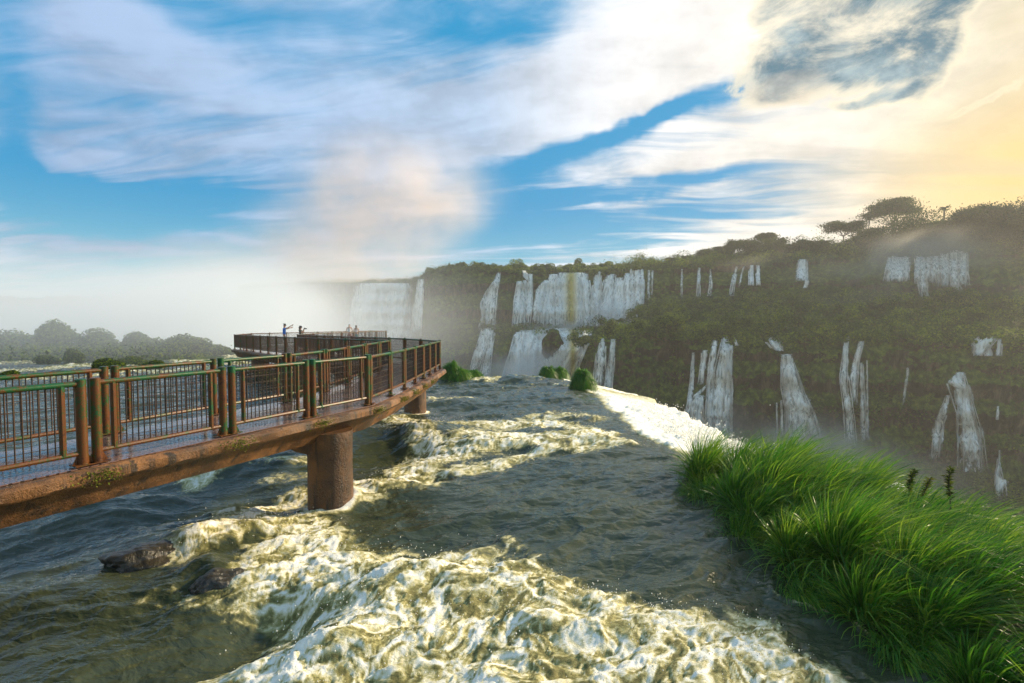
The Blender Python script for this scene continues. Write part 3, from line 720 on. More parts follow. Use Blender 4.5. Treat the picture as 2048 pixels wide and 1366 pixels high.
fall([[(1264, 538, 4), (1264, 600, 5), (1262, 625, 6)], [(1274, 536, 6), (1276, 580, 7), (1274, 622, 8)], [(1284, 538, 3), (1285, 570, 4), (1284, 612, 4)]], 'straight narrow strands at the right end of the main falls', .86, seed=7)
fall([[(1062, 660, 22), (1050, 700, 24), (1044, 765, 34)], [(1092, 658, 16), (1078, 700, 20), (1066, 765, 28)], [(1040, 664, 9), (1034, 700, 12), (1024, 765, 16)], [(1150, 660, 26), (1140, 700, 24), (1110, 730, 30), (1084, 770, 38)], [(1120, 656, 26), (1140, 680, 10)], [(1172, 662, 14), (1160, 690, 14), (1140, 730, 16), (1130, 765, 18)]],
     'lower cascade spreading white around a rounded boulder', 1.0, gold=(1146, 8), out=1.4, seed=8)
g = 'thin falls along the far upper cliff'
fall([[(1298, 540, 2.5), (1297, 600, 3)], [(1305, 541, 2), (1304, 590, 2)]], 'two faint threads just right of the main falls', .62, g, seed=9)
fall([[(1364, 538, 2), (1363, 598, 2.5)]], 'faintest single thread on the far upper cliff', .58, g, seed=10)
fall([[(1399, 535, 2.5), (1397, 560, 3), (1396, 594, 4)]], 'pale straight thread below the small palm on the ridge', .74, g, seed=11)
fall([[(1420, 538, 1.6), (1423, 565, 2), (1420, 592, 4)]], 'slightly bent thread right of the pale straight one', .66, g, seed=12)
fall([[(1474, 533, 2.5), (1467, 560, 3), (1463, 592, 4)], [(1488, 532, 2), (1484, 545, 2), (1478, 575, 2)]], 'curved thread left of a bright double strand', .70, g, seed=13)
fall([[(1504, 530, 4), (1502, 550, 4.5), (1502, 571, 5)], [(1516, 530, 3.5), (1516, 550, 4), (1517, 571, 4)]], 'bright short double strand on the upper cliff', .88, g, seed=14)
fall([[(1606, 518, 8), (1604, 540, 10), (1603, 561, 11)], [(1613, 556, 3), (1614, 566, 4), (1610, 576, 4)]], 'short bright block of water alone in the forest', .9, g, seed=15)
fall([[(1800, 514, 20), (1796, 540, 21), (1790, 563, 20)]] + veil(1776, 1815, 514, 562, 5, 5), 'hazy curtain in golden light, left one of the pair', .74, 'golden hazy curtains high on the right', seed=16)
fall([[(1838, 512, 9), (1846, 560, 10), (1851, 596, 7)]] + veil(1832, 1880, 512, 565, 6, 5) + veil(1880, 1936, 504, 572, 7, 6) + [[(1910, 500, 8), (1908, 560, 8), (1924, 590, 8)]], 'wide thin curtain in golden light, right one of the pair', .66, 'golden hazy curtains high on the right', seed=17)
g = 'falls over the nearer lower cliff'
fall([[(1206, 676, 3), (1201, 710, 8), (1198, 790, 10)]], 'misty left strand of the pair beside the grassy knob', .70, g, seed=18)
fall([[(1226, 678, 5), (1222, 720, 6), (1214, 800, 7)]], 'misty right strand of the pair beside the grassy knob', .72, g, seed=19)
fall([[(1452, 673, 6), (1448, 720, 13), (1440, 780, 18), (1434, 880, 24)], [(1430, 680, 5), (1422, 740, 7), (1418, 880, 10)], [(1410, 700, 5), (1402, 770, 5)], [(1387, 705, 3), (1383, 780, 4), (1372, 850, 6)], [(1414, 770, 3), (1394, 790, 6), (1380, 860, 7)], [(1468, 672, 2.5), (1474, 692, 3)], [(1400, 790, 7), (1396, 870, 10)], [(1462, 690, 4), (1456, 780, 7), (1452, 880, 10)]],
     'broad ragged fall with several side threads on its left', .80, g, seed=20)
fall([[(1548, 674, 11), (1552, 690, 11), (1560, 702, 5)], [(1572, 708, 9), (1582, 740, 12), (1588, 775, 14), (1600, 810, 24), (1612, 880, 30)], [(1566, 712, 4), (1570, 770, 8), (1582, 820, 10), (1592, 880, 12)], [(1532, 684, 3), (1544, 697, 3)], [(1563, 800, 2.5), (1564, 870, 3)], [(1553, 805, 1.6), (1554, 868, 2)]],
     'stepped fall that slants right as it widens', .80, g, seed=21)
fall([[(1697, 672, 3), (1690, 710, 6), (1687, 770, 7), (1698, 820, 8), (1702, 898, 9)], [(1722, 682, 4), (1708, 740, 6), (1706, 810, 7)], [(1722, 725, 3), (1724, 800, 4), (1728, 885, 8)], [(1734, 720, 1.5), (1735, 880, 3)]],
     'slender fall in three parallel strands', .76, g, seed=22)
fall([[(1816, 735, 3), (1812, 770, 3), (1806, 810, 2)]], 'wispy trickle between the three strand fall and the white one', .62, g, seed=23)
fall([[(1976, 673, 22), (1964, 690, 20), (1954, 712, 9)], [(1975, 690, 6), (1976, 712, 7)], [(2000, 674, 4), (1996, 712, 6)]], 'small high fall spilling over a mossy ledge at the far right', .85, g, seed=24)
fall([[(1922, 744, 7), (1912, 765, 17), (1932, 780, 12), (1932, 820, 15), (1942, 860, 20), (1946, 944, 25)], [(1918, 775, 8), (1922, 810, 8)]], 'tall white fall that bulges near its top and fans out', .93, g, seed=25)
fall([[(1896, 790, 4), (1884, 830, 8), (1874, 860, 9), (1868, 918, 9)], [(1886, 850, 3), (1880, 900, 4)]], 'slanting side fall just left of the tall white one', .70, g, seed=26)
fall([[(1996, 812, 2), (1994, 840, 3)]], 'faint short thread above the small broken fall low at the right', .7, g, seed=28)
fall([[(1999, 900, 1.5), (1997, 930, 3), (1994, 952, 5), (2002, 962, 13), (2000, 985, 7), (2004, 998, 8)]], 'small broken fall among boulders low at the right', .85, g, seed=27)

# ------------------------------------------------------------------ the walkway over the river
walk = empty('walkway', (-6.4, 6.9, 0), 'raised concrete walkway on round pillars with rusty green railings, winding out over the river', 'walkway')
WO = Vector(walk.location)
def wb(mb, name, m, parent=None, **k):       # geometry is written in world metres, parts hang under the walkway
    o = mb.build(name, m, parent or walk, **k)
    o.matrix_parent_inverse = Matrix.Translation(-WO)
    return o
PR = [(-8.62, .4), (-5.54, 6.5), (-3.2, 11.2), (-3.0, 13.2), (-2.9, 16.5), (-2.87, 19.8), (-5.0, 23.3), (-10.3, 30.2), (-16.4, 38.2), (-16.7, 42), (-13.2, 52.5)]
PL = [(-10.22, 1.2), (-7.14, 7.3), (-5.1, 12.0), (-4.95, 13.9), (-4.95, 16.8), (-4.97, 20.3), (-6.6, 22.0), (-12.2, 28.1), (-21.1, 38.0), (-21.9, 42), (-15.2, 53.5)]
PZ = [2.0, 2.0, 2.0, 2.0, 2.0, 2.0, 1.97, 1.86, 1.74, 1.74, 1.74]
def samp(t):
    i = min(int(t), len(PR) - 2); f = t - i
    l = lambda A: Vector((A[i][0] * (1 - f) + A[i + 1][0] * f, A[i][1] * (1 - f) + A[i + 1][1] * f))
    return l(PR), l(PL), PZ[i] * (1 - f) + PZ[i + 1] * f
rings, plate_v = [], []
T = []
for i in range(len(PR) - 1):
    n_ = max(2, int((Vector(PR[i + 1]) - Vector(PR[i])).length / (.12 if i < 5 else .6)))
    T += [i + k / n_ for k in range(n_)]
T.append(len(PR) - 1)
prof = [(.22, 0), (.275, -.05), (.27, -.15), (.20, -.215), (.05, -.24), (-.06, -.42), (-.16, -.56)]
for k, t in enumerate(T):
    r, l, z = samp(t); d = (r - l).normalized()
    rg = []
    for side, base in ((1, r), (-1, l)):
        pp = []
        for q, (e, dz) in enumerate(prof):
            nz = float(gn(k * .35 + side * 40, q * 1.7, 7)) * .018 + float(gn(k * .9, q * 2.3 + side, 8)) * .012
            c = base + d * side * (e + nz); pp.append((c.x, c.y, z + dz - (.004 if q == 0 else 0) + nz * .4 * (q > 0)))
        rg += pp if side == 1 else pp[::-1]
    rings.append(rg)
mb = MB(); mb.sweep(rings); wb(mb, 'concrete_slab', M['concrete'])
v, f = [], []
for k, t in enumerate(T):
    r, l, z = samp(t); d = (r - l).normalized(); a, b = r + d * .10, l - d * .10
    v += [(a.x, a.y, z + .004), (b.x, b.y, z + .004), (a.x, a.y, z + .016), (b.x, b.y, z + .016)]
for k in range(len(T) - 1):
    a = 4 * k; f += [(a + 2, a + 6, a + 7, a + 3), (a, a + 2, a + 3, a + 1)[::-1] if k == 0 else (a, a + 4, a + 6, a + 2), (a + 1, a + 3, a + 7, a + 5)]
mb = MB(); mb.add(v, f); wb(mb, 'deck_surface', M['deck'], smooth=False)
# pillars with flared heads
for cx, cy, r, top, bot in [(-3.82, 10.4, .455, 1.62, -1.2), (-4.05, 20.8, .455, 1.60, -1.2), (-7.9, 3.6, .455, 1.62, -1.2), (-8.6, 25.6, .45, 1.5, -1.6), (-13.6, 32.4, .45, 1.4, -6), (-19.6, 38.9, .62, 1.05, -16), (-18.3, 39.6, .5, 1.2, -16), (-15.6, 47, .5, 1.2, -40)]:
    mb = MB()
    rg = []
    for z, rr in [(bot, r * 1.03), (0, r * 1.01), (.8, r * .99), (top - .32, r * .99), (top - .30, r), (top, r * 1.0)]:
        rg.append([(cx + rr * math.cos(a) * (1 + .006 * gn(a * 3, z * 4, 3)), cy + rr * math.sin(a), z) for a in np.linspace(0, 2 * math.pi, 36, endpoint=False)])
    mb.sweep(rg); wb(mb, 'pillar', M['concrete'])
    r_, l_, z_ = None, None, None
    ts = min(T, key=lambda t: (sum(samp(t)[:2], Vector((0, 0))) / 2 - Vector((cx, cy))).length)
    r_, l_, z_ = samp(ts); d = (r_ - l_).normalized(); tng = Vector((-d.y, d.x)); mid = (r_ + l_) / 2
    hw = (r_ - l_).length / 2
    mb = MB(); rg = []
    for z, wx_, wy_ in [(z_ - .85, .35, .30), (z_ - .70, .60, .36), (z_ - .50, hw - .12, .42)]:
        c0 = Vector((cx, cy)).lerp(mid, {.85: .35, .70: .6}.get(round(z_ - z, 2), 1.0))
        rg.append([tuple((c0 + d * a * wx_ + tng * b * wy_)) + (z,) for a, b in ((-1, -1), (0, -1.15), (1, -1), (1, 1), (0, 1.15), (-1, 1))])
    mb.sweep(rg); wb(mb, 'pillar_head', M['concrete'])
def post(x, y, z, d, rr=.060, h=1.13):
    mb = MB(); mb.tube((x, y, z), (x, y, z + h), rr, rr, 12); mb.tube((x, y, z + h), (x, y, z + h + .008), rr * .99, rr * .7, 12)
    o = wb(mb, 'railing_post', M['rail'])
    mb = MB(); a = math.atan2(d.y, d.x); mb.box((x, y, z + .025), (.22, .20, .016), a)
    for s in (-1, 1):
        p = Vector((x, y)) + d * s * .06; q = Vector((x, y)) + d * s * .115
        w = Vector((-d.y, d.x)) * .006
        mb.add([(p.x - w.x, p.y - w.y, z + .03), (q.x - w.x, q.y - w.y, z + .03), (p.x - w.x, p.y - w.y, z + .15), (p.x + w.x, p.y + w.y, z + .03), (q.x + w.x, q.y + w.y, z + .03), (p.x + w.x, p.y + w.y, z + .15)],
               [(0, 1, 2), (3, 5, 4), (0, 3, 4, 1), (1, 4, 5, 2), (0, 2, 5, 3)])
        mb.tube((q.x - d.x * s * .02, q.y - d.y * s * .02, z + .03), (q.x - d.x * s * .02, q.y - d.y * s * .02, z + .06), .011, .011, 6)
    b = mb.build('base_plate', M['rail'], o, smooth=False); return o
def panel(p0, p1, z0, z1, far, pair0, pair1):
    P0, P1 = Vector((*p0, z0)), Vector((*p1, z1)); d = (P1 - P0); L = d.length; d /= L; U = Vector((0, 0, 1))
    a0, a1 = (.08 if pair0 else 0), L - (.08 if pair1 else 0)
    X = lambda s, h: P0 + d * s + U * h
    mb = MB(); ins = .20 if not far else .14
    if L < 1.45: ins = .10
    mb.tube(X(a0, 1.075), X(a1, 1.075), .037, .037, 10); mb.tube(X(a0, .17), X(a1, .17), .033, .033, 8)
    for s in (a0 + ins, a1 - ins):
        mb.tube(X(s, .17), X(s, 1.075), .036 if not far else .026, .036 if not far else .026, 8)
    for s in (a0 + .055, a1 - .055):
        mb.tube(X(s, 1.05), X(s, .98), .012, .012, 6); mb.tube(X(s, .15), X(s, .09), .012, .012, 6)
    o = wb(mb, 'railing_panel', M['rail'])
    mb = MB(); s0, s1 = a0 + ins, a1 - ins
    nv = max(4, int((s1 - s0) / (.072 if not far else .095))); nh = 6
    for i in range(1, nv):
        s = s0 + (s1 - s0) * i / nv; mb.tube(X(s, .17), X(s, 1.06), .0085 if not far else .013, .0085 if not far else .013, 5, False)
    for i in range(1, nh + 1):
        h = .17 + .89 * i / (nh + 1); mb.tube(X(s0, h), X(s1, h), .0045, .0045, 4, False)
    mb.build('wire_mesh', M['wire'], o)
def on_line(A, key_y, seg_hi):
    for i in range(seg_hi):
        if A[i][1] <= key_y <= A[i + 1][1]:
            f = (key_y - A[i][1]) / (A[i + 1][1] - A[i][1]); return (A[i][0] + f * (A[i + 1][0] - A[i][0]), key_y)
    return A[seg_hi]
def zdeck(p):
    i = min(range(len(PR)), key=lambda k: min((Vector(PR[k]) - Vector(p)).length, (Vector(PL[k]) - Vector(p)).length))
    return None
def run(A, ys, far_from):
    st = [(*on_line(A, y, far_from), 2.0) for y in ys]
    n0 = len(st)
    for i in range(far_from, len(A) - 1):
        a, b = Vector(A[i]), Vector(A[i + 1]); n = max(1, round((b - a).length / 1.75))
        for k in range(1, n + 1):
            q = a.lerp(b, k / n); st.append((q.x, q.y, PZ[i] + (PZ[i + 1] - PZ[i]) * k / n))
    out = []
    for k in range(len(st) - 1):
        a, b = st[k], st[k + 1]; far = k >= n0 - 1
        d = (Vector(b[:2]) - Vector(a[:2])).normalized()
        pair = (not far) and (Vector(b[:2]) - Vector(a[:2])).length > 1.45
        panel(a[:2], b[:2], a[2] + .016, b[2] + .016, far, pair, pair)
        if pair:
            for q in (Vector(a[:2]) + d * .08, Vector(b[:2]) - d * .08): post(q.x, q.y, a[2] + .016, d)
        else:
            post(a[0], a[1], a[2] + .016, d, .050)
    post(st[-1][0], st[-1][1], st[-1][2] + .016, d)
    return st
sR = run(PR, [3.2, 4.85, 6.5, 8.2, 9.7, 11.2, 12.55, 13.8, 15.1, 16.35, 17.5, 18.7, 19.8], 5)
sL = run(PL, [3.2, 4.9, 6.55, 8.3, 10.05, 11.65, 13.3, 15.0, 16.8, 18.6, 20.3], 5)
a, b = Vector(PR[-1]), Vector(PL[-1]); panel(a, b, 1.756, 1.756, True, False, False)
# tufts of moss on the slab edge by the posts
rg_ = np.random.default_rng(8)
for y in (6.5, 8.2, 9.75, 11.2, 12.6, 13.8, 15.1, 16.3):
    x, _ = on_line(PR, y, 5); d = Vector((.89, -.45)) if y < 11.3 else Vector((1, 0))
    n = 260; u = rg_.normal(size=(n, 3)); c = np.array([x + d.x * .27, y + d.y * .27, 1.96]) + u * np.array([.03, .03, .03]) + np.outer(rg_.normal(size=n) * (.10 if y > 12 else .13), [.45, .89, 0])
    c[:, 2] -= np.abs(rg_.normal(size=n)) * (.07 if y < 9 else .05); c[:, :2] += np.outer(rg_.random(n) * .05, [d.x, d.y])
    Vc, Qc, Tc = cards(c, rg_.uniform(.008, .022, n), rg_)
    o = link(fast_mesh('moss_patch', Vc, Qc, M['moss'], {'tint': Tc}, smooth=False), walk, kind='stuff'); o.matrix_parent_inverse = Matrix.Translation(-WO)

# ------------------------------------------------------------------ people on the far platform
def skin_mesh(name, chain, edges, m, root=0, parent=None, sub=1):
    me = bpy.data.meshes.new(name); me.from_pydata([c[0] for c in chain], edges, []); me.materials.append(m)
    o = bpy.data.objects.new(name, me); link(o, parent)
    md = o.modifiers.new('skin', 'SKIN'); md.use_smooth_shade = True; md.use_x_symmetry = False
    for i, c in enumerate(chain):
        sv = me.skin_vertices[0].data[i]; r = c[1]; sv.radius = r if hasattr(r, '__len__') else (r, r); sv.use_root = i == root
    ss = o.modifiers.new('sub', 'SUBSURF'); ss.levels = sub; ss.render_levels = sub
    return o
def person(loc, rotz, label, skin, shirt, legs, hair, cap=None, arms=None, long_hair=False, h=1.75, top_sleeve=True, turn=0):
    P_ = empty('person', loc, label, 'person'); P_.rotation_euler = (0, 0, rotz); P_['group'] = 'visitors on the far platform'; s = h / 1.75; P_.scale = (s, s, s)
    J = [((0, 0, .93), (.15, .11)), ((0, 0, 1.12), (.14, .10)), ((0, .01, 1.32), (.18, .11)), ((0, 0, 1.44), (.10, .08)), ((0, .01, 1.52), .055), ((0, .03, 1.60), (.075, .09)), ((0, .035, 1.70), (.07, .085))]
    E = [(0, 1), (1, 2), (2, 3), (3, 4), (4, 5), (5, 6)]
    def add(p, r, par): J.append((p, r)); E.append((par, len(J) - 1)); return len(J) - 1
    for sx in (-1, 1):
        a = add((.09 * sx, 0, .86), .085, 0); a = add((.10 * sx, .02, .48), .055, a); a = add((.10 * sx, -.01, .09), .038, a); add((.11 * sx, .13, .03), .035, a)
    sleeves = []
    for sx in (-1, 1):
        el, wr = arms[0 if sx < 0 else 1]
        sh = (.19 * sx, 0, 1.42); a = add(sh, .055, 3); b = add(el, .042, a); c = add(wr, .03, b); sleeves.append((sh, el))
        hd = (Vector(wr) - Vector(el)).normalized(); hp = Vector(wr) + hd * .07; pm = add(tuple(hp), .032, c)
        side = hd.cross(Vector((0, 1, .3))).normalized()
        for k, (off, ln) in enumerate([(-.027, .075), (-.009, .085), (.009, .08), (.027, .062)]):
            f1 = add(tuple(hp + side * off + hd * .03), .009, pm); f2 = add(tuple(hp + side * off * 1.15 + hd * (.03 + ln * .6) + Vector((0, .012, 0))), .008, f1)
            add(tuple(hp + side * off * 1.2 + hd * (.02 + ln) + Vector((0, .03, 0))), .007, f2)
        t1 = add(tuple(hp + side * .04 * sx), .010, pm); add(tuple(hp + side * .06 * sx + hd * .04), .009, t1)
    skin_mesh('body', J, E, skin, 0, P_)
    mb = MB()
    for ex in (-.028, .028):                                  # face: eyes, nose, mouth, ears
        mb.tube((ex, .112, 1.665), (ex, .122, 1.665), .010, .008, 6)
    mb.build('eyes', M['dark'], P_)
    mb = MB(); mb.tube((0, .11, 1.66), (0, .145, 1.625), .008, .014, 6); mb.tube((-.078, .03, 1.63), (-.088, .03, 1.67), .015, .018, 6); mb.tube((.078, .03, 1.63), (.088, .03, 1.67), .015, .018, 6); mb.build('nose_and_ears', skin, P_)
    SJ = [((0, 0, .86), (.165, .125)), ((0, 0, 1.12), (.165, .12)), ((0, .01, 1.32), (.195, .125)), ((0, 0, 1.43), (.12, .09))]; SE = [(0, 1), (1, 2), (2, 3)]
    if top_sleeve:
        for sh, el in sleeves:
            m_ = Vector(sh).lerp(Vector(el), .62); SJ.append((sh, .075)); SE.append((3, len(SJ) - 1)); SJ.append((tuple(m_), .062)); SE.append((len(SJ) - 2, len(SJ) - 1))
    skin_mesh('shirt', SJ, SE, shirt, 0, P_)
    LJ = [((0, 0, .90), (.17, .13)), ((0, 0, .80), (.16, .12))]; LE = [(0, 1)]
    for sx in (-1, 1):
        LJ.append(((.10 * sx, 0, .72), .10)); LE.append((1, len(LJ) - 1)); LJ.append(((.11 * sx, .02, .50), .085)); LE.append((len(LJ) - 2, len(LJ) - 1))
    skin_mesh('shorts', LJ, LE, legs, 0, P_)
    HJ = [((0, .0, 1.66), (.088, .10)), ((0, .005, 1.73), (.078, .09))]; HE = [(0, 1)]
    if long_hair: HJ += [((0, -.07, 1.60), (.075, .05)), ((0, -.10, 1.46), (.08, .045)), ((0, -.11, 1.32), (.05, .03))]; HE += [(0, 2), (2, 3), (3, 4)]
    skin_mesh('hair', HJ, HE, hair, 0, P_)
    if cap:
        o = skin_mesh('cap', [((0, .005, 1.72), (.092, .105)), ((0, .01, 1.765), (.075, .085)), ((0, .13, 1.705), (.06, .012)), ((0, .18, 1.695), (.05, .008))], [(0, 1), (0, 2), (2, 3)], cap, 0, P_)
    return P_
M['dark'] = m_plain('dark_rubber', (.012, .012, .014), .5)
skA, skB = m_plain('tanned_skin', (.42, .22, .14)), m_plain('fair_skin', (.55, .34, .25))
hairD, hairB = m_plain('dark_hair', (.02, .014, .01)), m_plain('brown_hair', (.07, .04, .025))
zp = 1.756
p1 = person((-18.45, 40.5, zp), math.radians(-70), 'person in a bright blue shirt with both arms raised to take a picture', skA, m_plain('blue_cotton', (.01, .17, .62)), m_plain('grey_shorts', (.08, .08, .09)), hairD, m_plain('dark_cap', (.02, .025, .035)),
            arms=[((-.24, .26, 1.50), (-.10, .50, 1.66)), ((.24, .22, 1.42), (.12, .46, 1.50))], h=1.86)
p2 = person((-17.35, 41.0, zp), math.radians(-85), 'person in a dark cap and olive top aiming a camera over the rail', skA, m_plain('olive_cotton', (.055, .065, .045)), m_plain('dark_shorts', (.03, .03, .035)), hairB, m_plain('black_cap', (.015, .015, .02)),
            arms=[((-.20, .20, 1.24), (-.06, .28, 1.50)), ((.20, .20, 1.24), (.06, .28, 1.50))], long_hair=True, h=1.68)
p3 = person((-16.0, 49.2, zp), math.radians(20), 'person in a white sleeveless top standing at the end of the platform', skB, m_plain('white_cotton', (.72, .70, .66)), m_plain('red_shorts', (.35, .12, .10)), hairD,
            arms=[((-.27, .02, 1.16), (-.24, .16, .95)), ((.27, .02, 1.16), (.24, .16, .95))], top_sleeve=False, h=1.84)
p4 = person((-15.45, 49.6, zp), math.radians(10), 'person with long brown hair and bare shoulders beside the one in white', skB, m_plain('pale_top', (.60, .55, .55)), m_plain('teal_shorts', (.10, .30, .30)), hairB,
            arms=[((-.25, .04, 1.16), (-.20, .20, 1.02)), ((.25, .04, 1.16), (.20, .20, 1.02))], top_sleeve=False, long_hair=True, h=1.70)
def cam_obj(name, P_, off, label, cat, big):
    mb = MB(); R3 = Matrix.Rotation(P_.rotation_euler.z, 3, 'Z'); c = Vector(P_.location) + R3 @ (Vector(off) * P_.scale.x)
    mb.box(c, (.14, .07, .10) if big else (.15, .012, .075), P_.rotation_euler.z)
    if big:
        f_ = R3 @ Vector((0, 1, 0)); mb.tube(c + f_ * .03, c + f_ * .16, .04, .045, 12); mb.box(c + Vector((0, 0, .062)), (.06, .05, .03), P_.rotation_euler.z)
    mb.build(name, M['dark'], None, label=label, cat=cat)
cam_obj('camera_body', p2, (0, .36, 1.58), 'black camera with a long lens held by the visitor in the olive top', 'camera', True)
cam_obj('smartphone', p1, (0, .60, 1.66), 'dark phone raised by the visitor in the blue shirt', 'phone', False)

# ------------------------------------------------------------------ grass
def blades(roots, dirs, L, wid, rng, droop, seg=6, wind=(0, 0, 0)):
    n = len(roots); t = np.linspace(0, 1, seg)
    d = dirs / (np.linalg.norm(dirs, axis=1)[:, None] + 1e-9)
    side = np.cross(d, np.array([0, 0, 1.0])); side /= np.linalg.norm(side, axis=1)[:, None] + 1e-6
    tw = rng.normal(size=(n, 1)) * .5; side = side * np.cos(tw) + np.cross(d, side) * np.sin(tw)
    c = roots[:, None] + d[:, None] * (L[:, None, None] * t[None, :, None]) + np.array([0, 0, -1.0]) * (droop * L)[:, None, None] * (t ** 2.6)[None, :, None] + np.array(wind) * L[:, None, None] * (t ** 2)[None, :, None]
    w = wid[:, None] * (np.minimum(1, .55 + t * 2) * (1 - t ** 2.4) + .02)[None, :]
    a = c - side[:, None] * w[..., None]; b = c + side[:, None] * w[..., None]
    V = np.stack([a, b], 2).reshape(-1, 3)
    i = np.arange(n)[:, None] * seg * 2 + np.arange(seg - 1)[None] * 2
    Q = np.stack([i, i + 1, i + 3, i + 2], -1).reshape(-1, 4)
    return V, Q, np.repeat(rng.random(n), seg * 2)
EL_ = [(4.9, 12.9), (4.35, 11.9), (4.15, 10.8), (4.2, 9.4), (4.15, 8.2), (4.35, 7.0), (4.45, 6.0), (4.65, 5.0), (5.0, 3.4), (5.4, 1.5)]
ER_ = [(5.6, 12.7), (6.7, 11.8), (7.5, 10.4), (7.9, 8.8), (8.0, 6.5), (8.3, 4.0), (8.5, 1.5)]
BANK = EL_[::-1] + ER_
def bank_in(x, y):
    inside = np.zeros(np.shape(x), bool)
    for (ax, ay), (bx, by) in zip(BANK, BANK[1:] + BANK[:1]):
        c = (ay > y) != (by > y)
        xi = ax + (y - ay) * (bx - ax) / (by - ay if abs(by - ay) > 1e-9 else 1e-9)
        inside ^= c & (x < xi)
    d = seg_dist(x, y, BANK + BANK[:1]); return np.where(inside, d, -d)
def bank_z(x, y):
    d = bank_in(x, y)
    z = .42 * sst(-.25, 1.0, d) - .22 + .12 * fbm(x * 1.6, y * 1.6, 3, 411) * sst(-.4, .3, d)
    return z - np.where(d < -.25, (-.25 - d) * 1.2, 0) - 3.5 * sst(.2, 2.5, x - 8.0)
bx, by = np.meshgrid(np.linspace(3.0, 10.5, 150), np.linspace(1, 14.2, 240))
bz = bank_z(bx, by) + .03 * fbm(bx * 7, by * 7, 3, 3)
m_, nt, co = mat('wet_rock'); nn_ = noise(nt, co, 3, 6, .65)
finish(nt, bsdf(nt, ramp(nt, nn_, [(.3, (.012, .012, .010)), (.6, (.045, .038, .025)), (.75, (.035, .05, .014))]), .3, bump(nt, nn_, .08))); M['rock'] = m_
bz = np.where(rim_signed(bx, by) > 1.2, bz - 5 * (rim_signed(bx, by) - 1.2), bz)
link(fast_mesh('bank', np.stack([bx.ravel(), by.ravel(), bz.ravel()], 1), grid_quads(240, 150), M['rock']), kind='structure')
rng = np.random.default_rng(77)
cent = []
cand = np.stack([rng.uniform(3.7, 8.6, 9000), rng.uniform(2.2, 12.9, 9000)], 1)
dd = bank_in(cand[:, 0], cand[:, 1]); cand = cand[dd > .12]
for c in cand:
    if all((c[0] - q[0]) ** 2 + (c[1] - q[1]) ** 2 > .62 ** 2 for q in cent): cent.append(tuple(c))
FRONT = [((4.32, 7.25), 'drooping clump of long grass at the water, middle one of the front edge'), ((4.70, 5.75), 'nearest drooping clump of long grass at the foot of the bank'), ((4.3, 11.1), 'leaning clump of long grass at the upstream tip of the bank'), ((4.2, 8.85), 'upright fan of long grass on the water side of the bank')]
cent = [c for c in cent if all((c[0] - f[0][0]) ** 2 + (c[1] - f[0][1]) ** 2 > .42 ** 2 for f in FRONT)]
def tuft(c, n, L0, rng, out=None, spread=.16, droop=.42, wind=(.26, -.10, 0), w0=.0062, lean=(0, 0)):
    th = rng.uniform(0, 2 * math.pi, n); r = spread * np.sqrt(rng.random(n))
    x, y = c[0] + r * np.cos(th), c[1] + r * np.sin(th); z = bank_z(x, y) if len(c) == 2 else np.full(n, c[2])
    tilt = np.abs(rng.normal(0, .62, n)) + .05; a = th + rng.normal(0, .5, n)
    d = np.stack([np.cos(a) * np.sin(tilt) + lean[0], np.sin(a) * np.sin(tilt) + lean[1], np.cos(tilt)], 1)
    L = L0 * rng.uniform(.45, 1.12, n)
    return blades(np.stack([x, y, z - .03], 1), d, L, w0 * rng.uniform(.6, 1.25, n), rng, droop * rng.uniform(.6, 1.3, n), 7, wind)
Vs, Qs, Ts = [], [], []; base = 0
for c in cent:
    d = float(bank_in(np.array([c[0]]), np.array([c[1]]))[0]); near = c[1] < 9
    k = float(fbm(c[0] * .9, c[1] * .9, 2, 500)); wl = rng.uniform(.8, 1.2)
    lx = -.35 * max(0, 1 - d / .7) * (1 if c[0] < 5.4 else -1)
    v_, q_, t_ = tuft(c, 950 if near else 850, 1.42 * (1 + .30 * k) * wl * (1.12 if c[1] > 9.5 else 1), rng, lean=(lx, 0), spread=.12, w0=.0092 if near else .0098)
    Vs.append(v_); Qs.append(q_ + base); Ts.append(np.clip(t_ + .45 * k + (.10 if c[0] > 6.3 else 0), 0, 1)); base += len(v_)
link(fast_mesh('grass', np.concatenate(Vs), np.concatenate(Qs), M['grass'], {'tint': np.concatenate(Ts)}), label='long arching green grass covering the bank at the right', cat='grass', kind='stuff')
for i, (c, lab) in enumerate(FRONT):
    v_, q_, t_ = tuft(c, 900, (1.1, 1.05, 1.2, 1.25)[i], rng, lean=((-.30, -.35), (-.30, -.2), (-.5, .1), (-.15, 0))[i], droop=(.9, .9, .75, .6)[i], spread=.20, w0=.0070, wind=(.22, -.18, 0))
    off = np.array([c[0], c[1], float(bank_z(np.array([c[0]]), np.array([c[1]]))[0])])
    o = fast_mesh('grass_clump', v_ - off, q_, M['grass'], {'tint': t_}); o.location = off
    link(o, None, lab, 'grass clump', 'grass clumps along the water edge of the bank')
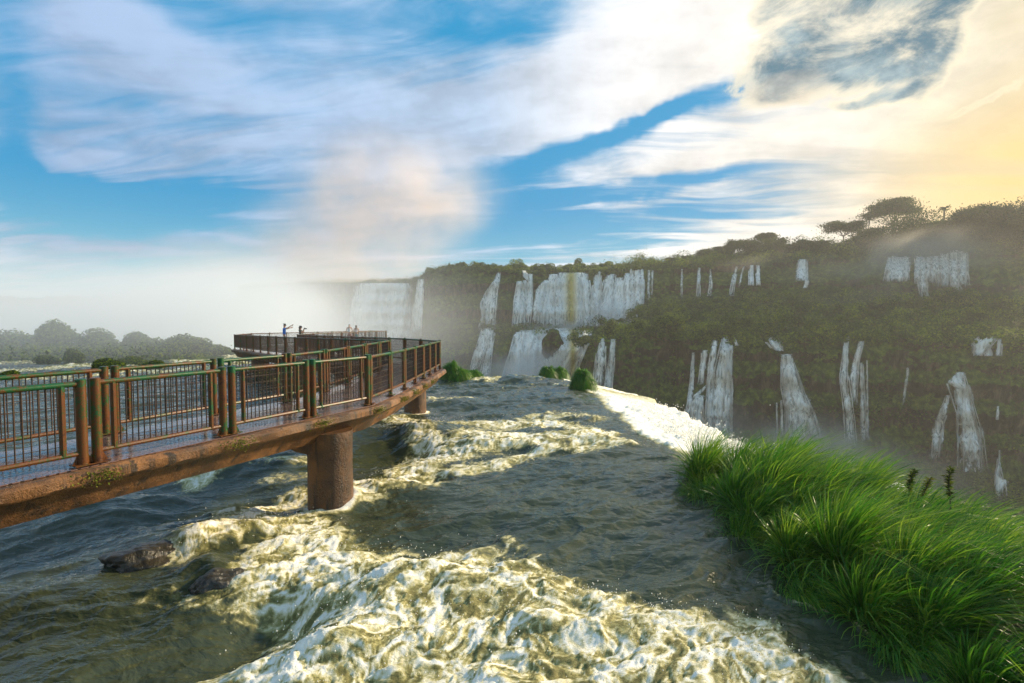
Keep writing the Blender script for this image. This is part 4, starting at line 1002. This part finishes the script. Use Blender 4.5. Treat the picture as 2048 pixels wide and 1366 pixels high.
# leafy flower stalks standing above the grass
for i, (px, py, dep, h, lab) in enumerate([(1906, 936, 8.3, .62, 'tallest dark leafy stalk rising from the grass bank'), (1829, 940, 8.9, .50, 'leafy stalk standing left of the tallest one in the grass'), (1855, 958, 8.9, .40, 'short reddish stalk between the two taller leafy ones')]):
    tp = at(px, py, dep); e = empty('stalk_plant', (tp.x, tp.y, tp.z - h - .4), lab, 'plant', 'leafy stalks above the grass')
    mb = MB(); pts = [Vector((.05 * math.sin(k * .9 + i) - .10 * (1 - k / 6), 0, (h + .4) * k / 6)) for k in range(7)]; mb.path(pts, [.012] * 7); mb.build('stem', M['bark'], e)
    n = 260 if i != 2 else 150; t = rng.uniform(.45, 1, n); th = rng.uniform(0, 6.28, n)
    root = np.array([[np.interp(q, np.linspace(0, 1, 7), [p[0] for p in pts]), 0, q * (h + .4)] for q in t])
    d = np.stack([np.cos(th), np.sin(th), rng.uniform(.3, 1.1, n)], 1); LL = .10 * (1.25 - .6 * np.abs(t - .8)) * rng.uniform(.6, 1.1, n)
    v_, q_, t_ = blades(root, d, LL, np.full(n, .011), rng, np.full(n, .3), 5)
    link(fast_mesh('leaves', v_, q_, M['bush' if i != 2 else 'moss'], {'tint': t_}), e)

# ------------------------------------------------------------------ bushes: a dome of leaves on stems
def bush(name, base, w, h, label, group=None, n=5000, leaf=.13, mt='bush', cat='bush', lumps=9, depthw=None):
    rr = np.random.default_rng(abs(hash((round(base[0], 1), round(base[1], 1)))) % 99991)
    e = empty(name, tuple(base), label, cat, group); dw = depthw or w * .8
    L = [(a_ * w, rr.uniform(-.2, .2) * dw, rr.uniform(.2, .62) * h * (1 - 4 * a_ * a_), rr.uniform(.16, .27)) for a_ in rr.uniform(-.34, .34, lumps)]
    L.append((0, 0, .45 * h, .32))
    Cs, Ns = [], []
    for lx, ly, lz, lr in L:
        m = int(n / len(L)); u = rr.normal(size=(m, 3)); u /= np.linalg.norm(u, axis=1)[:, None]; u[:, 2] = np.abs(u[:, 2]) * np.where(rr.random(m) < .8, 1, -1)
        rad_ = (1 - .35 * rr.random(m) ** 2) * (1 + .16 * gn(u[:, 0] * 3 + lx, u[:, 1] * 3 + lz, 3)); c = np.array([lx, ly, lz]) + u * rad_[:, None] * np.array([lr * w, lr * dw, min(lr * h * 1.25, h - lz)]); Cs.append(c); Ns.append(u)
    C = np.concatenate(Cs); N = np.concatenate(Ns); C[:, 2] = np.clip(C[:, 2], 0.0, None)
    Vc, Qc, Tc = cards(C, rr.uniform(.6, 1.3, len(C)) * leaf, rr, nrm=N, drape=.6)
    link(fast_mesh('foliage', Vc, Qc, M[mt], {'tint': Tc}, smooth=False), e)
    mb = MB()
    for lx, ly, lz, lr in L[:6]: mb.path([Vector((lx * .2, ly * .2, -.4)), Vector((lx * .6, ly * .6, lz * .5)), Vector((lx, ly, lz))], [.05 * h / 3, .035 * h / 3, .015 * h / 3], 5)
    mb.build('stems', M['bark'], e); return e
g = 'rounded bushes on the misty islands at the left'
for px, pb, w_, h_, lab in [(-60, 722, 130, 70, 'rounded bush cut by the left edge of the picture'), (38, 722, 95, 94, 'tallest domed bush at the far left of the islands'), (128, 722, 105, 75, 'wide flat topped bush right of the tallest domed one'), (212, 722, 80, 66, 'round bush in the middle of the island row'), (252, 722, 90, 50, 'low wide bush behind the middle of the island row'),
                            (312, 723, 110, 60, 'pale green bush crowning the right half of the islands'), (382, 720, 86, 32, 'last low bush at the right tip of the islands'), (170, 724, 120, 42, 'low bush filling in below the round one')]:
    b = onz(px, pb, 0); k = b.y / 1000 * 1.06; bush('bush', (b.x, b.y + 4, -.1), w_ * k, h_ * k, lab, g, 9000, .14)
g = 'small dark islet bushes in front of the islands'
for px, pb, w_, h_, lab in [(90, 728, 54, 24, 'small islet bush, leftmost of the front ones'), (146, 728, 44, 40, 'small upright islet bush beside the leftmost one'), (212, 739, 66, 30, 'dark rounded islet bush, the nearest of the front ones'), (311, 737, 40, 22, 'small low islet bush under the pale green crown'), (18, 758, 44, 22, 'tiny islet bush behind the railing at the far left'), (262, 729, 70, 22, 'long low islet bush behind the nearest dark one')]:
    b = onz(px, pb, 0); k = b.y / 1000; bush('islet_bush', (b.x, b.y, -.1), w_ * k, h_ * k, lab, g, 5000, .09)
# the low ground the island bushes stand on
ix, iy = np.meshgrid(np.linspace(-62, -26, 120), np.linspace(42, 64, 60))
dI = seg_dist(ix, iy, [tuple(onz(-150, 721, 0))[:2], tuple(onz(395, 719, 0))[:2]])
iz = .5 * np.exp(-(dI / 4.5) ** 2) * 1.6 - .5 + .25 * fbm(ix * .5, iy * .5, 3, 4)
link(fast_mesh('island_ground', np.stack([ix.ravel(), iy.ravel(), iz.ravel()], 1), grid_quads(60, 120), M['cliff']), kind='structure')
n = 16000; a_, b_ = onz(-150, 721, 0), onz(410, 718, 0); t = rng.random(n); pI = np.stack([a_.x + (b_.x - a_.x) * t, a_.y + (b_.y - a_.y) * t + rng.normal(0, 2.2, n) + 1.5, rng.random(n) * (.5 + 1.6 * np.clip(.5 + fbm(t * 22, t * 0, 3, 2), 0, 1)) * (1 - .6 * sst(.85, 1, t))], 1)
Vc, Qc, Tc = cards(pI, rng.uniform(.10, .24, n), rng)
link(fast_mesh('undergrowth', Vc, Qc, M['bush'], {'tint': Tc}, smooth=False), label='low undergrowth between the island bushes at the left', cat='undergrowth', kind='stuff')
# grassy knobs along the brink
def knob(loc, w, h, label, n=1900, L0=1.0):
    e_ = np.array(loc); u = rng.normal(size=(n, 3)); u /= np.linalg.norm(u, axis=1)[:, None]; u[:, 2] = np.abs(u[:, 2]) ** .6
    lump = 1 + .34 * gn(u[:, 0] * 1.9 + loc[0], u[:, 1] * 1.9 + u[:, 2] * 2, 6)
    C = u * np.array([w * .33, w * .33, h * .66]) * (lump * rng.uniform(.75, 1, n))[:, None]
    d = u * np.array([1, 1, .8]) + np.array([0, 0, .25]) + rng.normal(size=(n, 3)) * .40
    v_, q_, t_ = blades(C, d, L0 * rng.uniform(.4, .8, n), np.full(n, .016), rng, rng.uniform(.8, 1.5, n), 5)
    o = fast_mesh('grassy_islet', v_, q_, M['grass'], {'tint': t_ * .8}); o.location = loc
    return link(o, None, label, 'grass knob', 'grassy knobs along the brink')
for px, pb, dep, w_, h_, lab in [(903, 754, 33, 46, 44, 'tallest grassy knob right behind the end of the near railing'), (918, 758, 33, 60, 26, 'low grassy knob in front of the tallest one by the railing'), (949, 758, 34, 26, 20, 'small grassy knob at the right end of the clump by the railing'), (1096, 751, 35, 26, 21, 'round grassy knob on the middle of the brink, left half of a pair'), (1118, 751, 35.5, 28, 18, 'round grassy knob on the middle of the brink, right half of a pair')]:
    b = at(px, pb, dep); knob((b.x, b.y, min(b.z, .05)), w_ * dep / 1000, h_ * dep / 1000, lab)
b = at(1165, 778, 29.3); knob((b.x, b.y, b.z), 1.28, 1.46, 'tall egg shaped grassy knob hanging over the right corner of the brink', 3800)

# ------------------------------------------------------------------ trees along the ridge
def tree(px, pb, pt, w_, label, kind='round', group='trees along the ridge', n=2600):
    base, _ = hit(px, pb); dep = base.y; k = dep / 1000; H = (pb - pt) * k; Wd = w_ * k
    rr = np.random.default_rng(int(px * 7 + pt)); e = empty({'palm': 'palm_tree', 'umbrella': 'umbrella_tree'}.get(kind, 'forest_tree'), tuple(base), label, 'tree', group)
    mb = MB(); tr = max(.12, H * .020)
    if kind == 'palm':
        top = Vector((Wd * .05, 0, H * .86)); mb.path([Vector((0, 0, -1)), Vector((Wd * .03, 0, H * .4)), top], [tr * 1.3, tr, tr * .8], 7); mb.build('trunk', M['bark'], e)
        m = 26; th = rr.uniform(0, 6.28, m); V_, Q_, T_ = [], [], []; b0 = 0
        root = np.tile(np.array(top), (m, 1)); d = np.stack([np.cos(th), np.sin(th), rr.uniform(.0, 1.3, m)], 1)
        v_, q_, t_ = blades(root, d, np.full(m, Wd * .62), np.full(m, Wd * .055), rr, rr.uniform(.5, 1.0, m), 7)
        link(fast_mesh('crown', v_, q_, M['leaf'], {'tint': t_}), e); return e
    ht = {'umbrella': .80, 'round': .55, 'open': .72}[kind]; vt = {'umbrella': .13, 'round': .42, 'open': .26}[kind]
    nc_ = {'umbrella': 15, 'round': 12, 'open': 9}[kind]; cl_ = []
    for i in range(nc_):
        a = rr.uniform(0, 6.28); r = math.sqrt(rr.random()) * .40 * Wd
        cl_.append(Vector((r * math.cos(a), r * math.sin(a), H * (ht + rr.uniform(-vt, vt) * (.8 if kind != 'umbrella' else 1) + (.10 * (1 - (r / (.4 * Wd)) ** 2) if kind == 'umbrella' else 0)))))
    fork = Vector((0, 0, H * (.42 if kind != 'round' else .3)))
    mb.path([Vector((0, 0, -1.5)), Vector((rr.uniform(-.3, .3), 0, fork.z * .5)), fork], [tr * 1.4, tr * 1.1, tr], 8)
    for c in cl_: mb.path([fork, fork.lerp(c, .55) + Vector((0, 0, -.04 * H)), c], [tr * .55, tr * .35, tr * .15], 5)
    mb.build('trunk', M['bark'], e)
    C = []
    for c in cl_:
        m = int(n / nc_); s = Wd * {'umbrella': .105, 'round': .14, 'open': .11}[kind] * rr.uniform(.7, 1.3)
        C.append(np.array(c) + rr.normal(size=(m, 3)) * np.array([s, s, s * (.34 if kind == 'umbrella' else .7)]))
    C = np.concatenate(C); C[:, 2] = np.minimum(C[:, 2], H * 1.02)
    if kind == 'round': C[:, 2] = np.where(C[:, 2] > .5, C[:, 2], np.abs(C[:, 2]))
    Vc, Qc, Tc = cards(C, rr.uniform(.22, .50, len(C)), rr)
    link(fast_mesh('crown', Vc, Qc, M['leaf'], {'tint': Tc}, smooth=False), e); return e
tree(1785, 492, 404, 104, 'largest flat topped tree standing above the forest', 'umbrella', n=16000)
tree(1686, 492, 447, 66, 'smaller flat topped tree left of the largest one', 'umbrella', n=8000)
tree(1530, 506, 469, 44, 'little flat topped tree poking out of a dark thicket', 'umbrella', n=5000)
for a in [(1468, 512, 481, 30, 'dark ball shaped tree left of the dark thicket', 'round'), (1500, 512, 483, 56, 'left half of the dark thicket under the little flat topped tree', 'round'), (1548, 512, 480, 44, 'right half of the dark thicket, with ragged twigs', 'round'),
          (1578, 514, 492, 26, 'small tree in the dip right of the dark thicket', 'open'), (1605, 516, 479, 42, 'pale sparse tree above the short bright fall', 'open'), (1640, 514, 484, 56, 'middling tree between the sparse one and the flat topped one', 'round'),
          (1728, 504, 462, 70, 'bushy tree in the gap between the two flat topped trees', 'round'), (1800, 512, 440, 130, 'broad dark tree mass beneath the largest flat topped tree', 'round'), (1858, 504, 452, 76, 'drooping tree right of the broad dark mass', 'open'),
          (1922, 494, 420, 64, 'open crowned tree just right of the tall palm', 'open'), (1962, 492, 412, 56, 'open crowned tree with bare limbs, second right of the tall palm', 'open'), (2008, 496, 399, 78, 'high rounded tree near the right edge of the picture', 'round'), (2050, 496, 397, 70, 'high tree cut by the right edge of the picture', 'round'), (1985, 500, 440, 110, 'dark tree mass under the high rounded tree', 'round'), (2110, 500, 402, 90, 'tree beyond the right edge of the picture', 'round'),
          (1412, 520, 500, 34, 'low round tree beside the small palm', 'round'), (1440, 518, 496, 38, 'low broad tree between small palm and ball shaped tree', 'round'), (1900, 500, 448, 90, 'tree mass at the foot of the tall palm', 'round'), (1345, 530, 517, 26, 'lone low tree on the rim right of the main falls', 'open'), (1370, 528, 514, 20, 'tiny tree on the rim left of the small palm', 'round')]:
    tree(*a, n=11000 if a[3] > 60 else 5000)
tree(1885, 494, 406, 24, 'tall palm standing clear of the forest', 'palm'); tree(1395, 526, 505, 13, 'small palm on the ridge', 'palm'); tree(1736, 470, 436, 22, 'palm leaning out under the left side of the largest tree', 'palm')
g = 'dark tufts on the lip between the falls'
for px, pb, w_, h_, lab in [(1108, 548, 22, 13, 'tuft on the lip left of the main curtain'), (1210, 552, 18, 18, 'tuft on the lip right of the main curtain'), (1188, 550, 16, 14, 'tuft at the right edge of the main curtain'), (1240, 550, 16, 14, 'tuft in the middle of the wide white curtain'), (1272, 541, 18, 10, 'tuft above the straight narrow strands')]:
    b, _ = hit(px, pb); k = b.y / 1000; bush('lip_bush', (b.x, b.y - 1.5, b.z), w_ * k, h_ * k, lab, g, 1500, .30)
g = 'mossy mounds on the near shoulder'
for px, pb, w_, h_, lab in [(1168, 692, 40, 28, 'mound at the left tip of the near shoulder'), (1222, 668, 44, 36, 'pointed mound in the spray behind the left tip'), (1272, 668, 42, 36, 'round mound standing alone on the terrace'), (1340, 650, 60, 30, 'wide mound on the terrace under the upper cliff'), (1500, 606, 60, 26, 'mound below the bright double strand'), (1900, 612, 80, 48, 'dark mound under the golden hazy curtains')]:
    b, _ = hit(px, pb); k = b.y / 1000; bush('mound_bush', (b.x, b.y - 1, b.z - .5), w_ * k, h_ * k, lab, g, 6000, .32)
# rounded boulder standing in the lower cascade
b = at(1106, 714, 219); bm = bmesh.new(); bmesh.ops.create_icosphere(bm, subdivisions=5, radius=1)
for v in bm.verts:
    c = v.co.copy(); f_ = 1 + .16 * float(gn(c.x * 1.7 + 3, c.z * 1.7 + c.y, 5)) + .05 * float(gn(c.x * 6, c.z * 6 + c.y * 5, 6)); v.co = Vector((c.x * 4.6 * f_ * (1 - .22 * c.z), c.y * 4.5 * f_, c.z * 7.2 * f_ + 5.6))
me = bpy.data.meshes.new('boulder'); bm.to_mesh(me); bm.free(); me.materials.append(M['cliff']); me.polygons.foreach_set('use_smooth', [True] * len(me.polygons))
o = bpy.data.objects.new('boulder', me); o.location = (b.x, b.y - 2, b.z); link(o, None, 'rounded mossy boulder dividing the lower cascade', 'boulder')

# dark wet rocks the river breaks over, lower left
for px, py, r3, seed, lab in [(300, 1128, (.62, .40, .30), 4, 'dark wet rock breaking the surface left of the foam, the farther of two'), (440, 1172, (.42, .30, .26), 9, 'dark wet rock at the edge of the foam, the nearer of two')]:
    q = P(px, py); z0 = water_z(q[0], q[1]); bm = bmesh.new(); bmesh.ops.create_icosphere(bm, subdivisions=5, radius=1)
    for v in bm.verts:
        c = v.co.copy(); f_ = 1 + .22 * float(gn(c.x * 1.5 + seed, c.z * 1.5 + c.y, 5)) + .07 * float(gn(c.x * 5, c.z * 5 + c.y * 5, 6)); v.co = Vector((c.x * r3[0] * f_, c.y * r3[1] * f_, c.z * r3[2] * f_))
    me = bpy.data.meshes.new('river_rock'); bm.to_mesh(me); bm.free(); me.materials.append(M['rock']); me.polygons.foreach_set('use_smooth', [True] * len(me.polygons))
    o = bpy.data.objects.new('river_rock', me); o.location = (q[0], q[1], z0 - r3[2] * .55); o.rotation_euler = (.1, .15, .5); link(o, None, lab, 'rock', 'wet rocks in the rapids')

# ------------------------------------------------------------------ air and mist
def box_obj(name, lo, hi, m, **k):
    mb = MB(); c = [(a + b) / 2 for a, b in zip(lo, hi)]; s = [b - a for a, b in zip(lo, hi)]; mb.box((0, 0, 0), s)
    o = mb.build(name, m, None, smooth=False, **k); o.location = c; return o
m = bpy.data.materials.new('air'); m.use_nodes = True; nt = m.node_tree; nt.nodes.clear()
HAZE = 0.00034
finish(nt, None, nd(nt, 'ShaderNodeVolumePrincipled', {'Color': (.97, .97, .96, 1), 'Density': HAZE, 'Anisotropy': .35}))
box_obj('haze', (-700, -80, -49), (700, 700, 72), m, label='thin bright haze filling the gorge air', cat='haze', kind='stuff')
def mist_mat(name, parts, scale, aniso=.3, col=(.95, .95, .95), contrast=1.0, warp=12):
    """parts: (world centre, radii, peak density); the density fades smoothly to nothing inside the box"""
    m = bpy.data.materials.new(name); m.use_nodes = True; nt = m.node_tree; nt.nodes.clear()
    w = geo(nt, 'Position')
    n1 = noise(nt, w, scale, 4, .6); nv = noise(nt, w, scale * .6, 2, .5, out=1)
    wo = nd(nt, 'ShaderNodeVectorMath', {0: nd(nt, 'ShaderNodeVectorMath', {0: nd(nt, 'ShaderNodeVectorMath', {0: nv, 1: (.5, .5, .5)}, operation='SUBTRACT'), 'Scale': warp * 2.0}, operation='SCALE'), 1: w}, operation='ADD')
    tot = None
    for c, r, dn in parts:
        v = nd(nt, 'ShaderNodeVectorMath', {0: nd(nt, 'ShaderNodeVectorMath', {0: wo, 1: c}, operation='SUBTRACT'), 1: tuple(1 / q for q in r)}, operation='MULTIPLY')
        l = nd(nt, 'ShaderNodeVectorMath', {0: v}, 1, operation='LENGTH')
        d = mth(nt, 'MULTIPLY', sstep(nt, l, 1.0, .15), dn)
        tot = d if tot is None else mth(nt, 'ADD', tot, d)
    if contrast: tot = mth(nt, 'MULTIPLY', tot, sstep(nt, n1, .5 - .22 / contrast, .5 + .22 / contrast, .12, 1.5))
    finish(nt, None, nd(nt, 'ShaderNodeVolumePrincipled', {'Color': (*col, 1), 'Density': tot, 'Anisotropy': aniso}))
    return m
def A(px, py, d): return tuple(at(px, py, d))
m = mist_mat('plume', [(A(785, 375, 350), (90, 42, 52), .025), (A(700, 480, 350), (100, 44, 56), .019), (A(560, 560, 350), (120, 46, 46), .018), (A(890, 405, 350), (42, 30, 26), .018)], .026, .35, (.99, .88, .82), .9, 16)  # white spray; the pink of sunlight is put into the scatter colour
box_obj('spray_plume', (-330, 296, -46), (25, 404, 164), m, label='plume of spray rising high above the gorge, tinted pink to imitate sunlight', cat='mist', kind='stuff')
m = mist_mat('gorge_mist', [(A(150, 695, 50), (50, 18, 9), .048), (A(300, 690, 190), (150, 100, 40), .022), (A(430, 680, 130), (44, 50, 24), .036), (A(90, 660, 220), (130, 110, 32), .008), (A(590, 640, 285), (34, 34, 26), .035), (A(330, 610, 320), (80, 50, 22), .022), (A(740, 730, 240), (60, 40, 18), .010)], .02, .2, (.90, .95, 1.0), .6, 14)
box_obj('gorge_mist', (-330, 36, -46.5), (10, 380, 44), m, label='thick pale mist filling the gorge at the left', cat='mist', kind='stuff')
m = mist_mat('falls_mist', [(A(1150, 668, 236), (36, 12, 9), .16), (A(1230, 630, 236), (18, 10, 9), .14), (A(1060, 745, 210), (32, 16, 12), .12), (A(1440, 900, 140), (24, 14, 17), .035), (A(1610, 900, 136), (20, 12, 13), .04), (A(1300, 900, 140), (60, 30, 14), .006), (A(1710, 905, 136), (16, 10, 9), .03), (A(1945, 950, 132), (14, 9, 9), .03), (A(1700, 960, 120), (44, 26, 13), .010)], .07, .3, (.96, .95, .92), .8, 5)
box_obj('falls_mist', (-28, 92, -46.3), (110, 262, 16), m, label='spray drifting at the feet of the falls', cat='mist', kind='stuff')
m = mist_mat('ridge_mist', [(A(1860, 500, 196), (42, 16, 11), .022), (A(1700, 545, 206), (40, 14, 8), .018), (A(1560, 525, 222), (34, 12, 6), .010), (A(1820, 580, 188), (50, 16, 9), .006), (A(1960, 560, 180), (30, 20, 16), .006)], .05, .55, (.96, .93, .86), 1.3, 8)
box_obj('ridge_mist', (80, 150, 0), (245, 240, 66), m, label='wisps of golden mist drifting over the forest at the right', cat='mist', kind='stuff')
